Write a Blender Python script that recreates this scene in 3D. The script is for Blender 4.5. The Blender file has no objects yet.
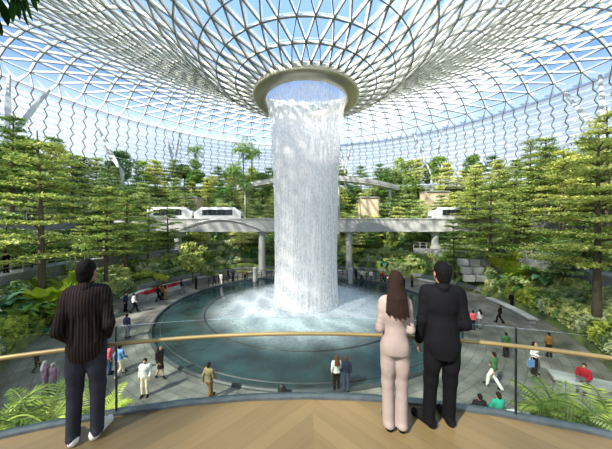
import bpy, bmesh, math, random
import numpy as np
from mathutils import Vector, Matrix
random.seed(7); RNG = np.random.default_rng(7)
PI = math.pi
SC = bpy.context.scene
COL = SC.collection
F = 250.0            # focal length in pixels of a 612 px wide frame
CAMZ = 8.1           # eye height over the plaza
FLOORZ = 5.93        # balcony floor
AX = (0.0, 25.6)     # axis of the waterfall

def at(px, py, depth):
    """a point of the place, seen at that pixel at that depth in metres"""
    return Vector(((px - 306) / F * depth, depth, CAMZ + (224.5 - py) / F * depth))

def on_plaza(px, py, z=0.0):
    d = (CAMZ - z) * F / (py - 224.5)
    return Vector(((px - 306) / F * d, d, z))

# ------------------------------------------------------------------ materials
def srgb(r, g, b):
    f = lambda c: (c / 255 / 12.92) if c / 255 <= .04045 else ((c / 255 + .055) / 1.055) ** 2.4
    return (f(r), f(g), f(b), 1)

def new_mat(name):
    m = bpy.data.materials.new(name); m.use_nodes = True
    nt = m.node_tree
    b = nt.nodes['Principled BSDF']
    return m, nt, b

def N(nt, t, **kw):
    n = nt.nodes.new(t)
    for k, v in kw.items():
        setattr(n, k, v)
    return n

def simple(name, col, rough=.6, metal=0, var=.12, scale=8, bump=0, spec=.5):
    m, nt, b = new_mat(name)
    b.inputs['Roughness'].default_value = rough
    b.inputs['Metallic'].default_value = metal
    b.inputs['Specular IOR Level'].default_value = spec
    tc = N(nt, 'ShaderNodeTexCoord')
    no = N(nt, 'ShaderNodeTexNoise'); no.inputs['Scale'].default_value = scale; no.inputs['Detail'].default_value = 4
    nt.links.new(tc.outputs['Object'], no.inputs['Vector'])
    rp = N(nt, 'ShaderNodeValToRGB')
    c0 = [max(0, c * (1 - var)) for c in col[:3]] + [1]; c1 = [min(1, c * (1 + var)) for c in col[:3]] + [1]
    rp.color_ramp.elements[0].position = .3; rp.color_ramp.elements[1].position = .7
    rp.color_ramp.elements[0].color = c0; rp.color_ramp.elements[1].color = c1
    nt.links.new(no.outputs['Fac'], rp.inputs['Fac'])
    nt.links.new(rp.outputs['Color'], b.inputs['Base Color'])
    if bump:
        bp = N(nt, 'ShaderNodeBump'); bp.inputs['Strength'].default_value = bump; bp.inputs['Distance'].default_value = .02
        nt.links.new(no.outputs['Fac'], bp.inputs['Height']); nt.links.new(bp.outputs['Normal'], b.inputs['Normal'])
    return m

def leaf_mat(name, c0, c1, trans=.35, scale=2.2, gloss=.02):
    """leaves: diffuse + translucent, hue varies over the plant and from plant to plant"""
    m, nt, b = new_mat(name)
    nt.nodes.remove(b)
    out = nt.nodes['Material Output']
    geo = N(nt, 'ShaderNodeNewGeometry'); oi = N(nt, 'ShaderNodeObjectInfo')
    no = N(nt, 'ShaderNodeTexNoise'); no.inputs['Scale'].default_value = scale; no.inputs['Detail'].default_value = 3
    nt.links.new(geo.outputs['Position'], no.inputs['Vector'])
    ad = N(nt, 'ShaderNodeMath', operation='MULTIPLY_ADD'); ad.inputs[1].default_value = .45; ad.inputs[2].default_value = -.22
    nt.links.new(oi.outputs['Random'], ad.inputs[0])
    a2 = N(nt, 'ShaderNodeMath', operation='ADD'); nt.links.new(no.outputs['Fac'], a2.inputs[0]); nt.links.new(ad.outputs[0], a2.inputs[1])
    rp = N(nt, 'ShaderNodeValToRGB'); rp.color_ramp.elements[0].position = .36; rp.color_ramp.elements[1].position = .66
    rp.color_ramp.elements[0].color = c0; rp.color_ramp.elements[1].color = c1
    nt.links.new(a2.outputs[0], rp.inputs['Fac'])
    d = N(nt, 'ShaderNodeBsdfDiffuse'); t = N(nt, 'ShaderNodeBsdfTranslucent'); mx = N(nt, 'ShaderNodeMixShader'); mx.inputs[0].default_value = trans
    nt.links.new(rp.outputs['Color'], d.inputs['Color']); nt.links.new(rp.outputs['Color'], t.inputs['Color'])
    nt.links.new(d.outputs[0], mx.inputs[1]); nt.links.new(t.outputs[0], mx.inputs[2])
    g = N(nt, 'ShaderNodeBsdfGlossy'); g.inputs['Roughness'].default_value = .45
    m2 = N(nt, 'ShaderNodeMixShader'); m2.inputs[0].default_value = gloss
    nt.links.new(mx.outputs[0], m2.inputs[1]); nt.links.new(g.outputs[0], m2.inputs[2])
    nt.links.new(m2.outputs[0], out.inputs['Surface'])
    return m

def glass_mat(name, tint, refl=.12, rough=.02):
    m, nt, b = new_mat(name); nt.nodes.remove(b)
    out = nt.nodes['Material Output']
    t = N(nt, 'ShaderNodeBsdfTransparent'); t.inputs['Color'].default_value = tint
    g = N(nt, 'ShaderNodeBsdfGlossy'); g.inputs['Roughness'].default_value = rough
    fr = N(nt, 'ShaderNodeFresnel'); fr.inputs['IOR'].default_value = 1.45
    mu = N(nt, 'ShaderNodeMath', operation='MULTIPLY'); mu.inputs[1].default_value = refl / .04 * .5
    nt.links.new(fr.outputs[0], mu.inputs[0]); mu.use_clamp = True
    mx = N(nt, 'ShaderNodeMixShader'); nt.links.new(mu.outputs[0], mx.inputs[0])
    nt.links.new(t.outputs[0], mx.inputs[1]); nt.links.new(g.outputs[0], mx.inputs[2])
    nt.links.new(mx.outputs[0], out.inputs['Surface'])
    return m

# ------------------------------------------------------------------ mesh helpers
def mesh_np(name, V, Q, mat=None, smooth=False, T=None):
    """mesh from numpy arrays: V (n,3), Q (m,4) quads, T (k,3) triangles"""
    me = bpy.data.meshes.new(name)
    V = np.asarray(V, np.float32)
    me.vertices.add(len(V)); me.vertices.foreach_set('co', V.ravel())
    nq = 0 if Q is None else len(Q); ntr = 0 if T is None else len(T)
    idx = []
    if nq: idx.append(np.asarray(Q, np.int32).ravel())
    if ntr: idx.append(np.asarray(T, np.int32).ravel())
    idx = np.concatenate(idx)
    me.loops.add(len(idx)); me.loops.foreach_set('vertex_index', idx)
    me.polygons.add(nq + ntr)
    st = np.concatenate([np.arange(nq) * 4, nq * 4 + np.arange(ntr) * 3]).astype(np.int32)
    me.polygons.foreach_set('loop_start', st)
    me.update(calc_edges=True); me.validate()
    if smooth: me.polygons.foreach_set('use_smooth', np.ones(len(me.polygons), bool))
    if mat: me.materials.append(mat)
    return me

class MB:
    """collects boxes, tubes, lathes into one mesh"""
    def __init__(s): s.v = []; s.f = []
    def add(s, vs, fs):
        o = len(s.v); s.v += [tuple(v) for v in vs]; s.f += [tuple(i + o for i in f) for f in fs]
    def box(s, c, d, rz=0):
        cx, cy, cz = c; hx, hy, hz = d[0] / 2, d[1] / 2, d[2] / 2; ca, sa = math.cos(rz), math.sin(rz)
        vs = []
        for z in (-hz, hz):
            for x, y in ((-hx, -hy), (hx, -hy), (hx, hy), (-hx, hy)):
                vs.append((cx + x * ca - y * sa, cy + x * sa + y * ca, cz + z))
        s.add(vs, [(0, 3, 2, 1), (4, 5, 6, 7), (0, 1, 5, 4), (1, 2, 6, 5), (2, 3, 7, 6), (3, 0, 4, 7)])
    def tube(s, pts, rad, n=8, cap=True):
        pts = [Vector(p) for p in pts]; m = len(pts)
        if not isinstance(rad, (list, tuple)): rad = [rad] * m
        vs = []; ref = None
        for i, p in enumerate(pts):
            t = (pts[min(i + 1, m - 1)] - pts[max(i - 1, 0)]).normalized()
            if ref is None: ref = Vector((0, 0, 1)) if abs(t.z) < .9 else Vector((1, 0, 0))
            u = t.cross(ref).normalized(); w = t.cross(u).normalized(); ref = -w if False else ref
            for k in range(n):
                a = 2 * PI * k / n
                vs.append(p + (u * math.cos(a) + w * math.sin(a)) * rad[i])
        fs = [(i * n + k, i * n + (k + 1) % n, (i + 1) * n + (k + 1) % n, (i + 1) * n + k) for i in range(m - 1) for k in range(n)]
        if cap: fs += [tuple(range(n))[::-1], tuple((m - 1) * n + k for k in range(n))]
        s.add(vs, fs)
    def lathe(s, prof, n=48, c=(0, 0, 0), closed=False, a0=0, a1=2 * PI):
        full = abs(a1 - a0 - 2 * PI) < 1e-6
        m = len(prof); nn = n if full else n + 1
        vs = [(c[0] + r * math.cos(a0 + (a1 - a0) * k / n), c[1] + r * math.sin(a0 + (a1 - a0) * k / n), c[2] + z) for k in range(nn) for r, z in prof]
        fs = []
        for k in range(n):
            k2 = (k + 1) % nn
            for i in range(m if closed else m - 1):
                j = (i + 1) % m
                fs.append((k * m + i, k2 * m + i, k2 * m + j, k * m + j))
        if not full and closed:
            fs += [tuple(range(m)), tuple(n * m + i for i in range(m))[::-1]]
        s.add(vs, fs)
    def prism(s, poly, z0, z1):
        n = len(poly)
        vs = [(x, y, z0) for x, y in poly] + [(x, y, z1) for x, y in poly]
        s.add(vs, [tuple(range(n))[::-1], tuple(range(n, 2 * n))] + [(i, (i + 1) % n, (i + 1) % n + n, i + n) for i in range(n)])
    def mesh(s, name, mat, smooth=False):
        me = bpy.data.meshes.new(name); me.from_pydata(s.v, [], s.f); me.update()
        if smooth:
            me.polygons.foreach_set('use_smooth', np.ones(len(me.polygons), bool))
        if mat: me.materials.append(mat)
        return me
    def build(s, name, mat, parent=None, smooth=False):
        return link(name, s.mesh(name, mat, smooth), parent)

def link(name, me, parent=None, loc=None):
    o = bpy.data.objects.new(name, me); COL.objects.link(o)
    if parent: o.parent = parent
    if loc is not None: o.location = loc
    return o
def tag(o, label, cat, group=None, kind=None):
    o['label'] = label; o['category'] = cat
    if group: o['group'] = group
    if kind: o['kind'] = kind
    return o
def struct(o, label=None, cat=None):
    o['kind'] = 'structure'
    if label: o['label'] = label
    if cat: o['category'] = cat
    return o
def thing(name, label, cat, loc=(0, 0, 0), rz=0, group=None):
    o = bpy.data.objects.new(name, None); COL.objects.link(o)
    o.location = loc; o.rotation_euler = (0, 0, rz); o.empty_display_size = .2
    return tag(o, label, cat, group)
def copy_tree(o, parent=None):
    c = o.copy(); COL.objects.link(c); c.parent = parent
    for k in ('label', 'category', 'group'):
        if k in c and parent is None: del c[k]
    for ch in o.children: copy_tree(ch, c)
    return c

# ------------------------------------------------------------------ organic surfaces: distance field of blended limbs -> quads
def sdf_mesh(name, prims, h, mat=None, k=.03, cuts=()):
    """prims: ('c', a, ra, b, rb) tapering limb, ('e', centre, radii) ellipsoid, optional last item k"""
    lo = np.full(3, 1e9); hi = -lo
    for p in prims:
        if p[0] == 'c':
            for q, r in ((p[1], p[2]), (p[3], p[4])):
                lo = np.minimum(lo, np.array(q) - r); hi = np.maximum(hi, np.array(q) + r)
        else:
            r = np.array(p[2]).max(); lo = np.minimum(lo, np.array(p[1]) - p[2]); hi = np.maximum(hi, np.array(p[1]) + p[2])
    lo = lo - .05 - 2 * h; hi = hi + .05 + 2 * h
    n = np.ceil((hi - lo) / h).astype(int) + 1
    G = np.full(n, .2, np.float32)
    axs = [lo[i] + h * np.arange(n[i]) for i in range(3)]
    for p in prims:
        kk = p[5] if p[0] == 'c' and len(p) > 5 else (p[3] if p[0] == 'e' and len(p) > 3 else k)
        if p[0] == 'c':
            a, b = np.array(p[1], float), np.array(p[3], float); m = max(p[2], p[4])
            l2 = np.minimum(a, b) - m; h2 = np.maximum(a, b) + m
        else:
            a = np.array(p[1], float); l2 = a - p[2]; h2 = a + np.array(p[2])
        mg = kk + 3 * h
        i0 = np.maximum(((l2 - mg - lo) / h).astype(int), 0); i1 = np.minimum(((h2 + mg - lo) / h).astype(int) + 2, n)
        X, Y, Z = np.meshgrid(*[axs[i][i0[i]:i1[i]] for i in range(3)], indexing='ij')
        if p[0] == 'c':
            ab = b - a; L = (ab ** 2).sum() + 1e-12
            t = np.clip(((X - a[0]) * ab[0] + (Y - a[1]) * ab[1] + (Z - a[2]) * ab[2]) / L, 0, 1)
            d = np.sqrt((X - a[0] - t * ab[0]) ** 2 + (Y - a[1] - t * ab[1]) ** 2 + (Z - a[2] - t * ab[2]) ** 2) - (p[2] + (p[4] - p[2]) * t)
        else:
            r = p[2]; x, y, z = (X - a[0]) / r[0], (Y - a[1]) / r[1], (Z - a[2]) / r[2]
            k0 = np.sqrt(x * x + y * y + z * z); k1 = np.sqrt((x / r[0]) ** 2 + (y / r[1]) ** 2 + (z / r[2]) ** 2) + 1e-9
            d = k0 * (k0 - 1) / k1
        S = G[i0[0]:i1[0], i0[1]:i1[1], i0[2]:i1[2]]
        hh = np.clip(.5 + .5 * (S - d) / kk, 0, 1)
        G[i0[0]:i1[0], i0[1]:i1[1], i0[2]:i1[2]] = S * (1 - hh) + d * hh - kk * hh * (1 - hh)
    for nrm, off in cuts:      # keep dot(p, nrm) < off
        X, Y, Z = np.meshgrid(*axs, indexing='ij')
        G = np.maximum(G, (X * nrm[0] + Y * nrm[1] + Z * nrm[2] - off).astype(np.float32))
    ins = G < 0
    cn = n - 1
    acc = np.zeros((*cn, 3), np.float32); cnt = np.zeros(cn, np.float32)
    quads = []
    for ax in range(3):
        sl0 = [slice(None)] * 3; sl1 = [slice(None)] * 3; sl0[ax] = slice(0, -1); sl1[ax] = slice(1, None)
        g0, g1 = G[tuple(sl0)], G[tuple(sl1)]
        ch = (g0 < 0) != (g1 < 0)
        I = np.argwhere(ch)
        if len(I) == 0: continue
        v0 = g0[ch]; v1 = g1[ch]; t = v0 / (v0 - v1)
        P = I.astype(np.float32); P[:, ax] += t
        o1, o2 = [q for q in range(3) if q != ax]
        ok = np.ones(len(I), bool)
        cells = []
        for d1, d2 in ((0, 0), (-1, 0), (-1, -1), (0, -1)):
            C = I.copy(); C[:, o1] += d1; C[:, o2] += d2
            ok &= (C >= 0).all(1) & (C < cn).all(1); cells.append(C)
        I = I[ok]; P = P[ok]; s0 = v0[ok] < 0
        cells = [c[ok] for c in cells]
        for C in cells:
            np.add.at(acc, (C[:, 0], C[:, 1], C[:, 2]), P); np.add.at(cnt, (C[:, 0], C[:, 1], C[:, 2]), 1)
        quads.append((cells, s0, ax))
    act = cnt > 0
    ids = np.full(cn, -1, np.int64); ids[act] = np.arange(act.sum())
    V = acc[act] / cnt[act][:, None] * h + lo
    Q = []
    for cells, s0, ax in quads:
        q = np.stack([ids[c[:, 0], c[:, 1], c[:, 2]] for c in cells], 1)
        flip = s0 if ax != 1 else ~s0
        q = np.where(flip[:, None], q, q[:, ::-1])
        Q.append(q)
    return mesh_np(name, V, np.concatenate(Q), mat, smooth=True)
# ================================================================== light, sky, camera
SUN_DIR = Vector((.60, .58, -.78)).normalized()      # direction the light travels
sun = bpy.data.lights.new('sun', 'SUN'); sun.energy = 7.8; sun.angle = math.radians(1.5); sun.color = (1, .95, .86)
so = bpy.data.objects.new('sun', sun); COL.objects.link(so); so.rotation_euler = SUN_DIR.to_track_quat('-Z', 'Y').to_euler()

w = bpy.data.worlds.new('sky'); SC.world = w; w.use_nodes = True
nt = w.node_tree; bg = nt.nodes['Background']
tc = N(nt, 'ShaderNodeTexCoord'); sx = N(nt, 'ShaderNodeSeparateXYZ'); nt.links.new(tc.outputs['Generated'], sx.inputs[0])
rp = N(nt, 'ShaderNodeValToRGB'); e = rp.color_ramp.elements
e[0].position = 0.0; e[0].color = (.80, .85, .92, 1)
e[1].position = .85; e[1].color = (.25, .42, .76, 1)
x = e.new(.3); x.color = (.52, .66, .86, 1); x = e.new(.42); x.color = (.17, .31, .64, 1); x = e.new(.6); x.color = (.25, .42, .76, 1)
nt.links.new(sx.outputs[2], rp.inputs['Fac'])
no = N(nt, 'ShaderNodeTexNoise'); no.inputs['Scale'].default_value = 2.6; no.inputs['Detail'].default_value = 7; no.inputs['Roughness'].default_value = .55
mp = N(nt, 'ShaderNodeMapping'); mp.inputs['Scale'].default_value = (1, 1, 2.2); mp.inputs['Location'].default_value = (.3, .1, .4)
nt.links.new(tc.outputs['Generated'], mp.inputs[0]); nt.links.new(mp.outputs[0], no.inputs['Vector'])
cr = N(nt, 'ShaderNodeValToRGB'); cr.color_ramp.elements[0].position = .54; cr.color_ramp.elements[1].position = .74
nt.links.new(no.outputs['Fac'], cr.inputs['Fac'])
mx = N(nt, 'ShaderNodeMix', data_type='RGBA'); mx.inputs[7].default_value = (.93, .95, 1.0, 1)
nt.links.new(cr.outputs['Color'], mx.inputs[0]); nt.links.new(rp.outputs['Color'], mx.inputs[6])
nt.links.new(mx.outputs[2], bg.inputs['Color']); bg.inputs['Strength'].default_value = 1.22

cam = bpy.data.cameras.new('camera'); co = bpy.data.objects.new('camera', cam); COL.objects.link(co)
co.location = (0, 0, CAMZ); co.rotation_euler = (PI / 2, 0, 0)
cam.sensor_fit = 'HORIZONTAL'; cam.sensor_width = 36; cam.lens = 36 * F / 612; cam.clip_end = 500; cam.clip_start = .05
SC.camera = co
SC.view_settings.view_transform = 'Standard'; SC.view_settings.look = 'None'; SC.view_settings.gamma = 1
SC.view_settings.use_curve_mapping = False; SC.view_settings.exposure = 0.56
SC.cycles.use_denoising = True
SC.cycles.max_bounces = 6; SC.cycles.diffuse_bounces = 3; SC.cycles.glossy_bounces = 3; SC.cycles.transmission_bounces = 4
SC.cycles.transparent_max_bounces = 24; SC.cycles.sample_clamp_indirect = 6
SC.cycles.caustics_reflective = False; SC.cycles.caustics_refractive = False

# ================================================================== terrain
def smooth(a, b, x):
    t = min(1, max(0, (x - a) / (b - a))); return t * t * (3 - 2 * t)
R0 = 20.5
def terr(x, y):
    dx, dy = x - AX[0], y - AX[1]; r = math.hypot(dx, dy)
    if r <= R0: return 0.0
    a = abs(math.degrees(math.atan2(dx, -dy)))          # 0 towards the balcony, 180 behind the water
    s = smooth(22, 50, a)
    u = (min(r, 47) - R0) / 2.4; k = math.floor(u); fr = u - k
    h = 1.5 * (k * .93 + smooth(0, .22, fr) * .8 + .13 * fr)
    side = 1.0 + .14 * smooth(110, 160, a)
    return h * s * side
M = {}
def build_env():
    # ---- ground: terraced hillside of earth
    m, nt, b = new_mat('hillside_soil'); b.inputs['Roughness'].default_value = .9
    geo = N(nt, 'ShaderNodeNewGeometry'); no = N(nt, 'ShaderNodeTexNoise'); no.inputs['Scale'].default_value = .9; no.inputs['Detail'].default_value = 6
    nt.links.new(geo.outputs['Position'], no.inputs['Vector'])
    rp = N(nt, 'ShaderNodeValToRGB'); e = rp.color_ramp.elements
    e[0].position = .35; e[0].color = srgb(46, 58, 28); e[1].position = .65; e[1].color = srgb(104, 122, 54)
    nt.links.new(no.outputs['Fac'], rp.inputs['Fac']); nt.links.new(rp.outputs['Color'], b.inputs['Base Color'])
    M['soil'] = m
    nr, na = 150, 240
    V = []; 
    for i in range(nr):
        r = 13.0 + (60 - 13.0) * i / (nr - 1)
        for j in range(na):
            a = 2 * PI * j / na; x = AX[0] + r * math.cos(a); y = AX[1] + r * math.sin(a)
            z = terr(x, y)
            V.append((x, y, z - .06))
    ii, jj = np.meshgrid(np.arange(nr - 1), np.arange(na), indexing='ij'); j2 = (jj + 1) % na
    Q = np.stack([ii * na + jj, (ii + 1) * na + jj, (ii + 1) * na + j2, ii * na + j2], -1).reshape(-1, 4)
    struct(link('ground', mesh_np('ground', V, Q, m)), 'terraced planted hillside rising all around the plaza', 'ground')

    # ---- plaza paving
    m, nt, b = new_mat('plaza_paving'); b.inputs['Roughness'].default_value = .5
    geo = N(nt, 'ShaderNodeNewGeometry')
    mp = N(nt, 'ShaderNodeMapping'); mp.inputs['Location'].default_value = (0, -AX[1], 0); nt.links.new(geo.outputs['Position'], mp.inputs[0])
    no = N(nt, 'ShaderNodeTexNoise'); no.inputs['Scale'].default_value = .75; no.inputs['Detail'].default_value = 7
    nt.links.new(mp.outputs[0], no.inputs['Vector'])
    br = N(nt, 'ShaderNodeTexBrick'); br.inputs['Scale'].default_value = 1.0; br.inputs['Mortar Size'].default_value = .018
    br.inputs['Brick Width'].default_value = 1.1; br.inputs['Row Height'].default_value = .5
    br.inputs['Color1'].default_value = srgb(138, 135, 122); br.inputs['Color2'].default_value = srgb(116, 114, 105); br.inputs['Mortar'].default_value = srgb(84, 84, 80)
    # polar layout of the pavers round the pool
    sx = N(nt, 'ShaderNodeSeparateXYZ'); nt.links.new(mp.outputs[0], sx.inputs[0])
    an = N(nt, 'ShaderNodeMath', operation='ARCTAN2'); nt.links.new(sx.outputs[1], an.inputs[0]); nt.links.new(sx.outputs[0], an.inputs[1])
    sc = N(nt, 'ShaderNodeMath', operation='MULTIPLY'); sc.inputs[1].default_value = 17; nt.links.new(an.outputs[0], sc.inputs[0])
    le = N(nt, 'ShaderNodeVectorMath', operation='LENGTH')
    xy = N(nt, 'ShaderNodeCombineXYZ'); nt.links.new(sx.outputs[0], xy.inputs[0]); nt.links.new(sx.outputs[1], xy.inputs[1]); nt.links.new(xy.outputs[0], le.inputs[0])
    c2 = N(nt, 'ShaderNodeCombineXYZ'); nt.links.new(sc.outputs[0], c2.inputs[0]); nt.links.new(le.outputs['Value'], c2.inputs[1])
    nt.links.new(c2.outputs[0], br.inputs['Vector'])
    mx = N(nt, 'ShaderNodeMix', data_type='RGBA', blend_type='MULTIPLY'); mx.inputs[0].default_value = 1
    rp = N(nt, 'ShaderNodeValToRGB'); rp.color_ramp.elements[0].position = .36; rp.color_ramp.elements[0].color = (.42, .43, .42, 1); rp.color_ramp.elements[1].position = .65
    nt.links.new(no.outputs['Fac'], rp.inputs['Fac']); nt.links.new(br.outputs['Color'], mx.inputs[6]); nt.links.new(rp.outputs['Color'], mx.inputs[7])
    nt.links.new(mx.outputs[2], b.inputs['Base Color'])
    M['paving'] = m
    b_ = MB(); b_.lathe([(13.55, -.5), (13.55, 0), (20.7, 0), (20.7, -.5)], 128, (AX[0], AX[1], 0), closed=True)
    struct(b_.build('pavement', m), 'grey stone plaza paving around the round pool', 'plaza')
    # near side plaza under the balcony
    b_ = MB(); b_.lathe([(20.7, -.5), (20.7, .0), (34, .0), (34, -.5)], 24, (AX[0], AX[1], 0), closed=True, a0=-PI / 2 - .62, a1=-PI / 2 + .62)
    struct(b_.build('pavement', m), 'grey stone plaza paving below the timber balcony', 'plaza')

    # ---- pool
    M['stone_light'] = simple('pale_stone', srgb(168, 168, 160), .7, var=.15, scale=3)
    M['stone'] = simple('grey_stone', srgb(128, 130, 128), .75, var=.2, scale=2.5)
    M['stone_dark'] = simple('dark_stone', srgb(52, 58, 58), .5, var=.2, scale=3)
    M['white'] = simple('white_painted_concrete', srgb(178, 177, 170), .5, var=.04, scale=1)
    pool = thing('pool', 'large round dark teal pool with a raised dark rim in the plaza', 'pool', (AX[0], AX[1], 0))
    b_ = MB(); b_.lathe([(13.42, -.5), (13.42, .10), (13.46, .15), (13.58, .15), (13.66, .02), (13.66, -.5)], 160, closed=True)
    b_.build('rim', M['stone_dark'], pool, True)
    b_ = MB(); b_.lathe([(12.85, -.3), (12.85, .03), (12.89, .05), (12.93, .03), (12.93, -.3)], 160, closed=True)
    b_.build('weir', M['stone_dark'], pool, True)
    m, nt, b = new_mat('pool_water'); b.inputs['Roughness'].default_value = .07; b.inputs['IOR'].default_value = 1.33; b.inputs['Specular IOR Level'].default_value = .4
    tc = N(nt, 'ShaderNodeTexCoord'); le = N(nt, 'ShaderNodeVectorMath', operation='LENGTH'); nt.links.new(tc.outputs['Object'], le.inputs[0])
    n1 = N(nt, 'ShaderNodeTexNoise'); n1.inputs['Scale'].default_value = .55; n1.inputs['Detail'].default_value = 8; n1.inputs['Roughness'].default_value = .65
    nt.links.new(tc.outputs['Object'], n1.inputs['Vector'])
    n3 = N(nt, 'ShaderNodeTexNoise'); n3.inputs['Scale'].default_value = 5; n3.inputs['Detail'].default_value = 6; n3.inputs['Roughness'].default_value = .8
    nt.links.new(tc.outputs['Object'], n3.inputs['Vector'])
    mr = N(nt, 'ShaderNodeMapRange'); mr.inputs[1].default_value = 11.2; mr.inputs[2].default_value = 5.0; mr.inputs[3].default_value = .03; mr.interpolation_type = 'SMOOTHERSTEP'; mr.inputs[4].default_value = 1.0
    nt.links.new(le.outputs['Value'], mr.inputs[0])
    a = N(nt, 'ShaderNodeMath', operation='MULTIPLY'); nt.links.new(mr.outputs[0], a.inputs[0])
    rpn = N(nt, 'ShaderNodeValToRGB'); rpn.color_ramp.elements[0].position = .25; rpn.color_ramp.elements[0].color = (.3, .3, .3, 1); rpn.color_ramp.elements[1].position = .66
    nt.links.new(n3.outputs['Fac'], rpn.inputs['Fac']); nt.links.new(rpn.outputs['Color'], a.inputs[1])
    base = N(nt, 'ShaderNodeValToRGB'); e = base.color_ramp.elements; e[0].position = .38; e[0].color = srgb(4, 24, 26); e[1].position = .66; e[1].color = srgb(20, 56, 58)
    nt.links.new(n1.outputs['Fac'], base.inputs['Fac'])
    mx = N(nt, 'ShaderNodeMix', data_type='RGBA'); mx.inputs[7].default_value = srgb(206, 216, 218)
    nt.links.new(a.outputs[0], mx.inputs[0]); nt.links.new(base.outputs['Color'], mx.inputs[6]); nt.links.new(mx.outputs[2], b.inputs['Base Color'])
    rr = N(nt, 'ShaderNodeMapRange'); rr.inputs[3].default_value = .06; rr.inputs[4].default_value = .6; nt.links.new(a.outputs[0], rr.inputs[0]); nt.links.new(rr.outputs[0], b.inputs['Roughness'])
    n2 = N(nt, 'ShaderNodeTexNoise'); n2.inputs['Scale'].default_value = 2.2; n2.inputs['Detail'].default_value = 5; nt.links.new(tc.outputs['Object'], n2.inputs['Vector'])
    bp = N(nt, 'ShaderNodeBump'); bp.inputs['Strength'].default_value = .35; bp.inputs['Distance'].default_value = .08
    nt.links.new(n2.outputs['Fac'], bp.inputs['Height']); nt.links.new(bp.outputs['Normal'], b.inputs['Normal'])
    M['water'] = m
    b_ = MB(); prof = [(.01, .16), (3, .15), (6, .13), (9.4, .10), (9.6, .03), (9.75, .0), (12.8, .0), (13.45, -.02)]
    b_.lathe(prof, 160); b_.build('water_surface', m, pool, True)
    b_ = MB(); b_.lathe([(9.62, -.02), (9.62, .075), (9.70, .075), (9.70, -.02)], 160, closed=True); b_.build('inner_rim', M['stone_dark'], pool, True)

    # ---- waterfall: three nested curtains of falling water
    def water_curtain(name, dens, sc, lo, hi):
        m, nt, b = new_mat(name); nt.nodes.remove(b); out = nt.nodes['Material Output']
        tc = N(nt, 'ShaderNodeTexCoord'); sx = N(nt, 'ShaderNodeSeparateXYZ'); nt.links.new(tc.outputs['Object'], sx.inputs[0])
        at_ = N(nt, 'ShaderNodeMath', operation='ARCTAN2'); nt.links.new(sx.outputs[1], at_.inputs[0]); nt.links.new(sx.outputs[0], at_.inputs[1])
        def layer(s1, s2, det):
            ca = N(nt, 'ShaderNodeVectorMath', operation='MULTIPLY'); nt.links.new(tc.outputs['Object'], ca.inputs[0]); ca.inputs[1].default_value = (s1, s1, s2)
            n = N(nt, 'ShaderNodeTexNoise'); n.inputs['Scale'].default_value = 1; n.inputs['Detail'].default_value = det; n.inputs['Roughness'].default_value = .7
            nt.links.new(ca.outputs[0], n.inputs['Vector']); return n
        n1 = layer(sc, .22 * sc / 6, 4); n2 = layer(sc * 1.4, sc * .55, 3)
        z = N(nt, 'ShaderNodeMapRange'); z.inputs[1].default_value = 17.5; z.inputs[2].default_value = 20.7; z.inputs[3].default_value = 0; z.inputs[4].default_value = 1
        nt.links.new(sx.outputs[2], z.inputs[0])
        av = N(nt, 'ShaderNodeMix', data_type='FLOAT'); nt.links.new(z.outputs[0], av.inputs[0])
        mm = N(nt, 'ShaderNodeMath', operation='ADD'); nt.links.new(n1.outputs['Fac'], mm.inputs[0]); nt.links.new(n2.outputs['Fac'], mm.inputs[1])
        ml = N(nt, 'ShaderNodeMath', operation='MULTIPLY'); ml.inputs[1].default_value = .5; nt.links.new(mm.outputs[0], ml.inputs[0])
        nt.links.new(ml.outputs[0], av.inputs[2]); nt.links.new(n1.outputs['Fac'], av.inputs[3])
        r = N(nt, 'ShaderNodeMapRange'); r.inputs[1].default_value = lo; r.inputs[2].default_value = hi; r.inputs[3].default_value = .08 * dens; r.inputs[4].default_value = dens
        nt.links.new(av.outputs[0], r.inputs[0])
        z2 = N(nt, 'ShaderNodeMapRange'); z2.inputs[1].default_value = 15.5; z2.inputs[2].default_value = 20.4; z2.inputs[3].default_value = 1; z2.inputs[4].default_value = .62
        nt.links.new(sx.outputs[2], z2.inputs[0])
        f = N(nt, 'ShaderNodeMath', operation='MULTIPLY'); nt.links.new(r.outputs[0], f.inputs[0]); nt.links.new(z2.outputs[0], f.inputs[1])
        t = N(nt, 'ShaderNodeBsdfTransparent'); d = N(nt, 'ShaderNodeBsdfDiffuse'); tl = N(nt, 'ShaderNodeBsdfTranslucent')
        d.inputs['Color'].default_value = (.98, .97, .96, 1); tl.inputs['Color'].default_value = (.98, .97, .96, 1)
        dm = N(nt, 'ShaderNodeMixShader'); dm.inputs[0].default_value = .36; nt.links.new(d.outputs[0], dm.inputs[1]); nt.links.new(tl.outputs[0], dm.inputs[2])
        ms = N(nt, 'ShaderNodeMixShader'); nt.links.new(f.outputs[0], ms.inputs[0]); nt.links.new(t.outputs[0], ms.inputs[1]); nt.links.new(dm.outputs[0], ms.inputs[2])
        nt.links.new(ms.outputs[0], out.inputs['Surface']); return m
    wf = thing('waterfall', 'tall white column of falling water dropping from the ceiling ring', 'waterfall', (AX[0], AX[1], 0))
    for nm, k, dens, sc, lo, hi in (('water_curtain', 1.0, .92, 6, .34, .58), ('water_curtain', .93, .7, 8, .40, .62), ('water_curtain', .80, .55, 5, .40, .64)):
        prof = [(3.35, .2), (3.22, 1.2), (3.16, 4), (3.2, 8), (3.28, 12), (3.42, 15.5), (3.62, 18), (3.85, 19.6), (3.98, 20.6)]
        b_ = MB(); b_.lathe([(r * k + (0 if i < 8 else 0), z) for i, (r, z) in enumerate(prof)], 96)
        o = b_.build(nm, water_curtain('falling_water', dens, sc, lo, hi), wf, True)
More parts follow.
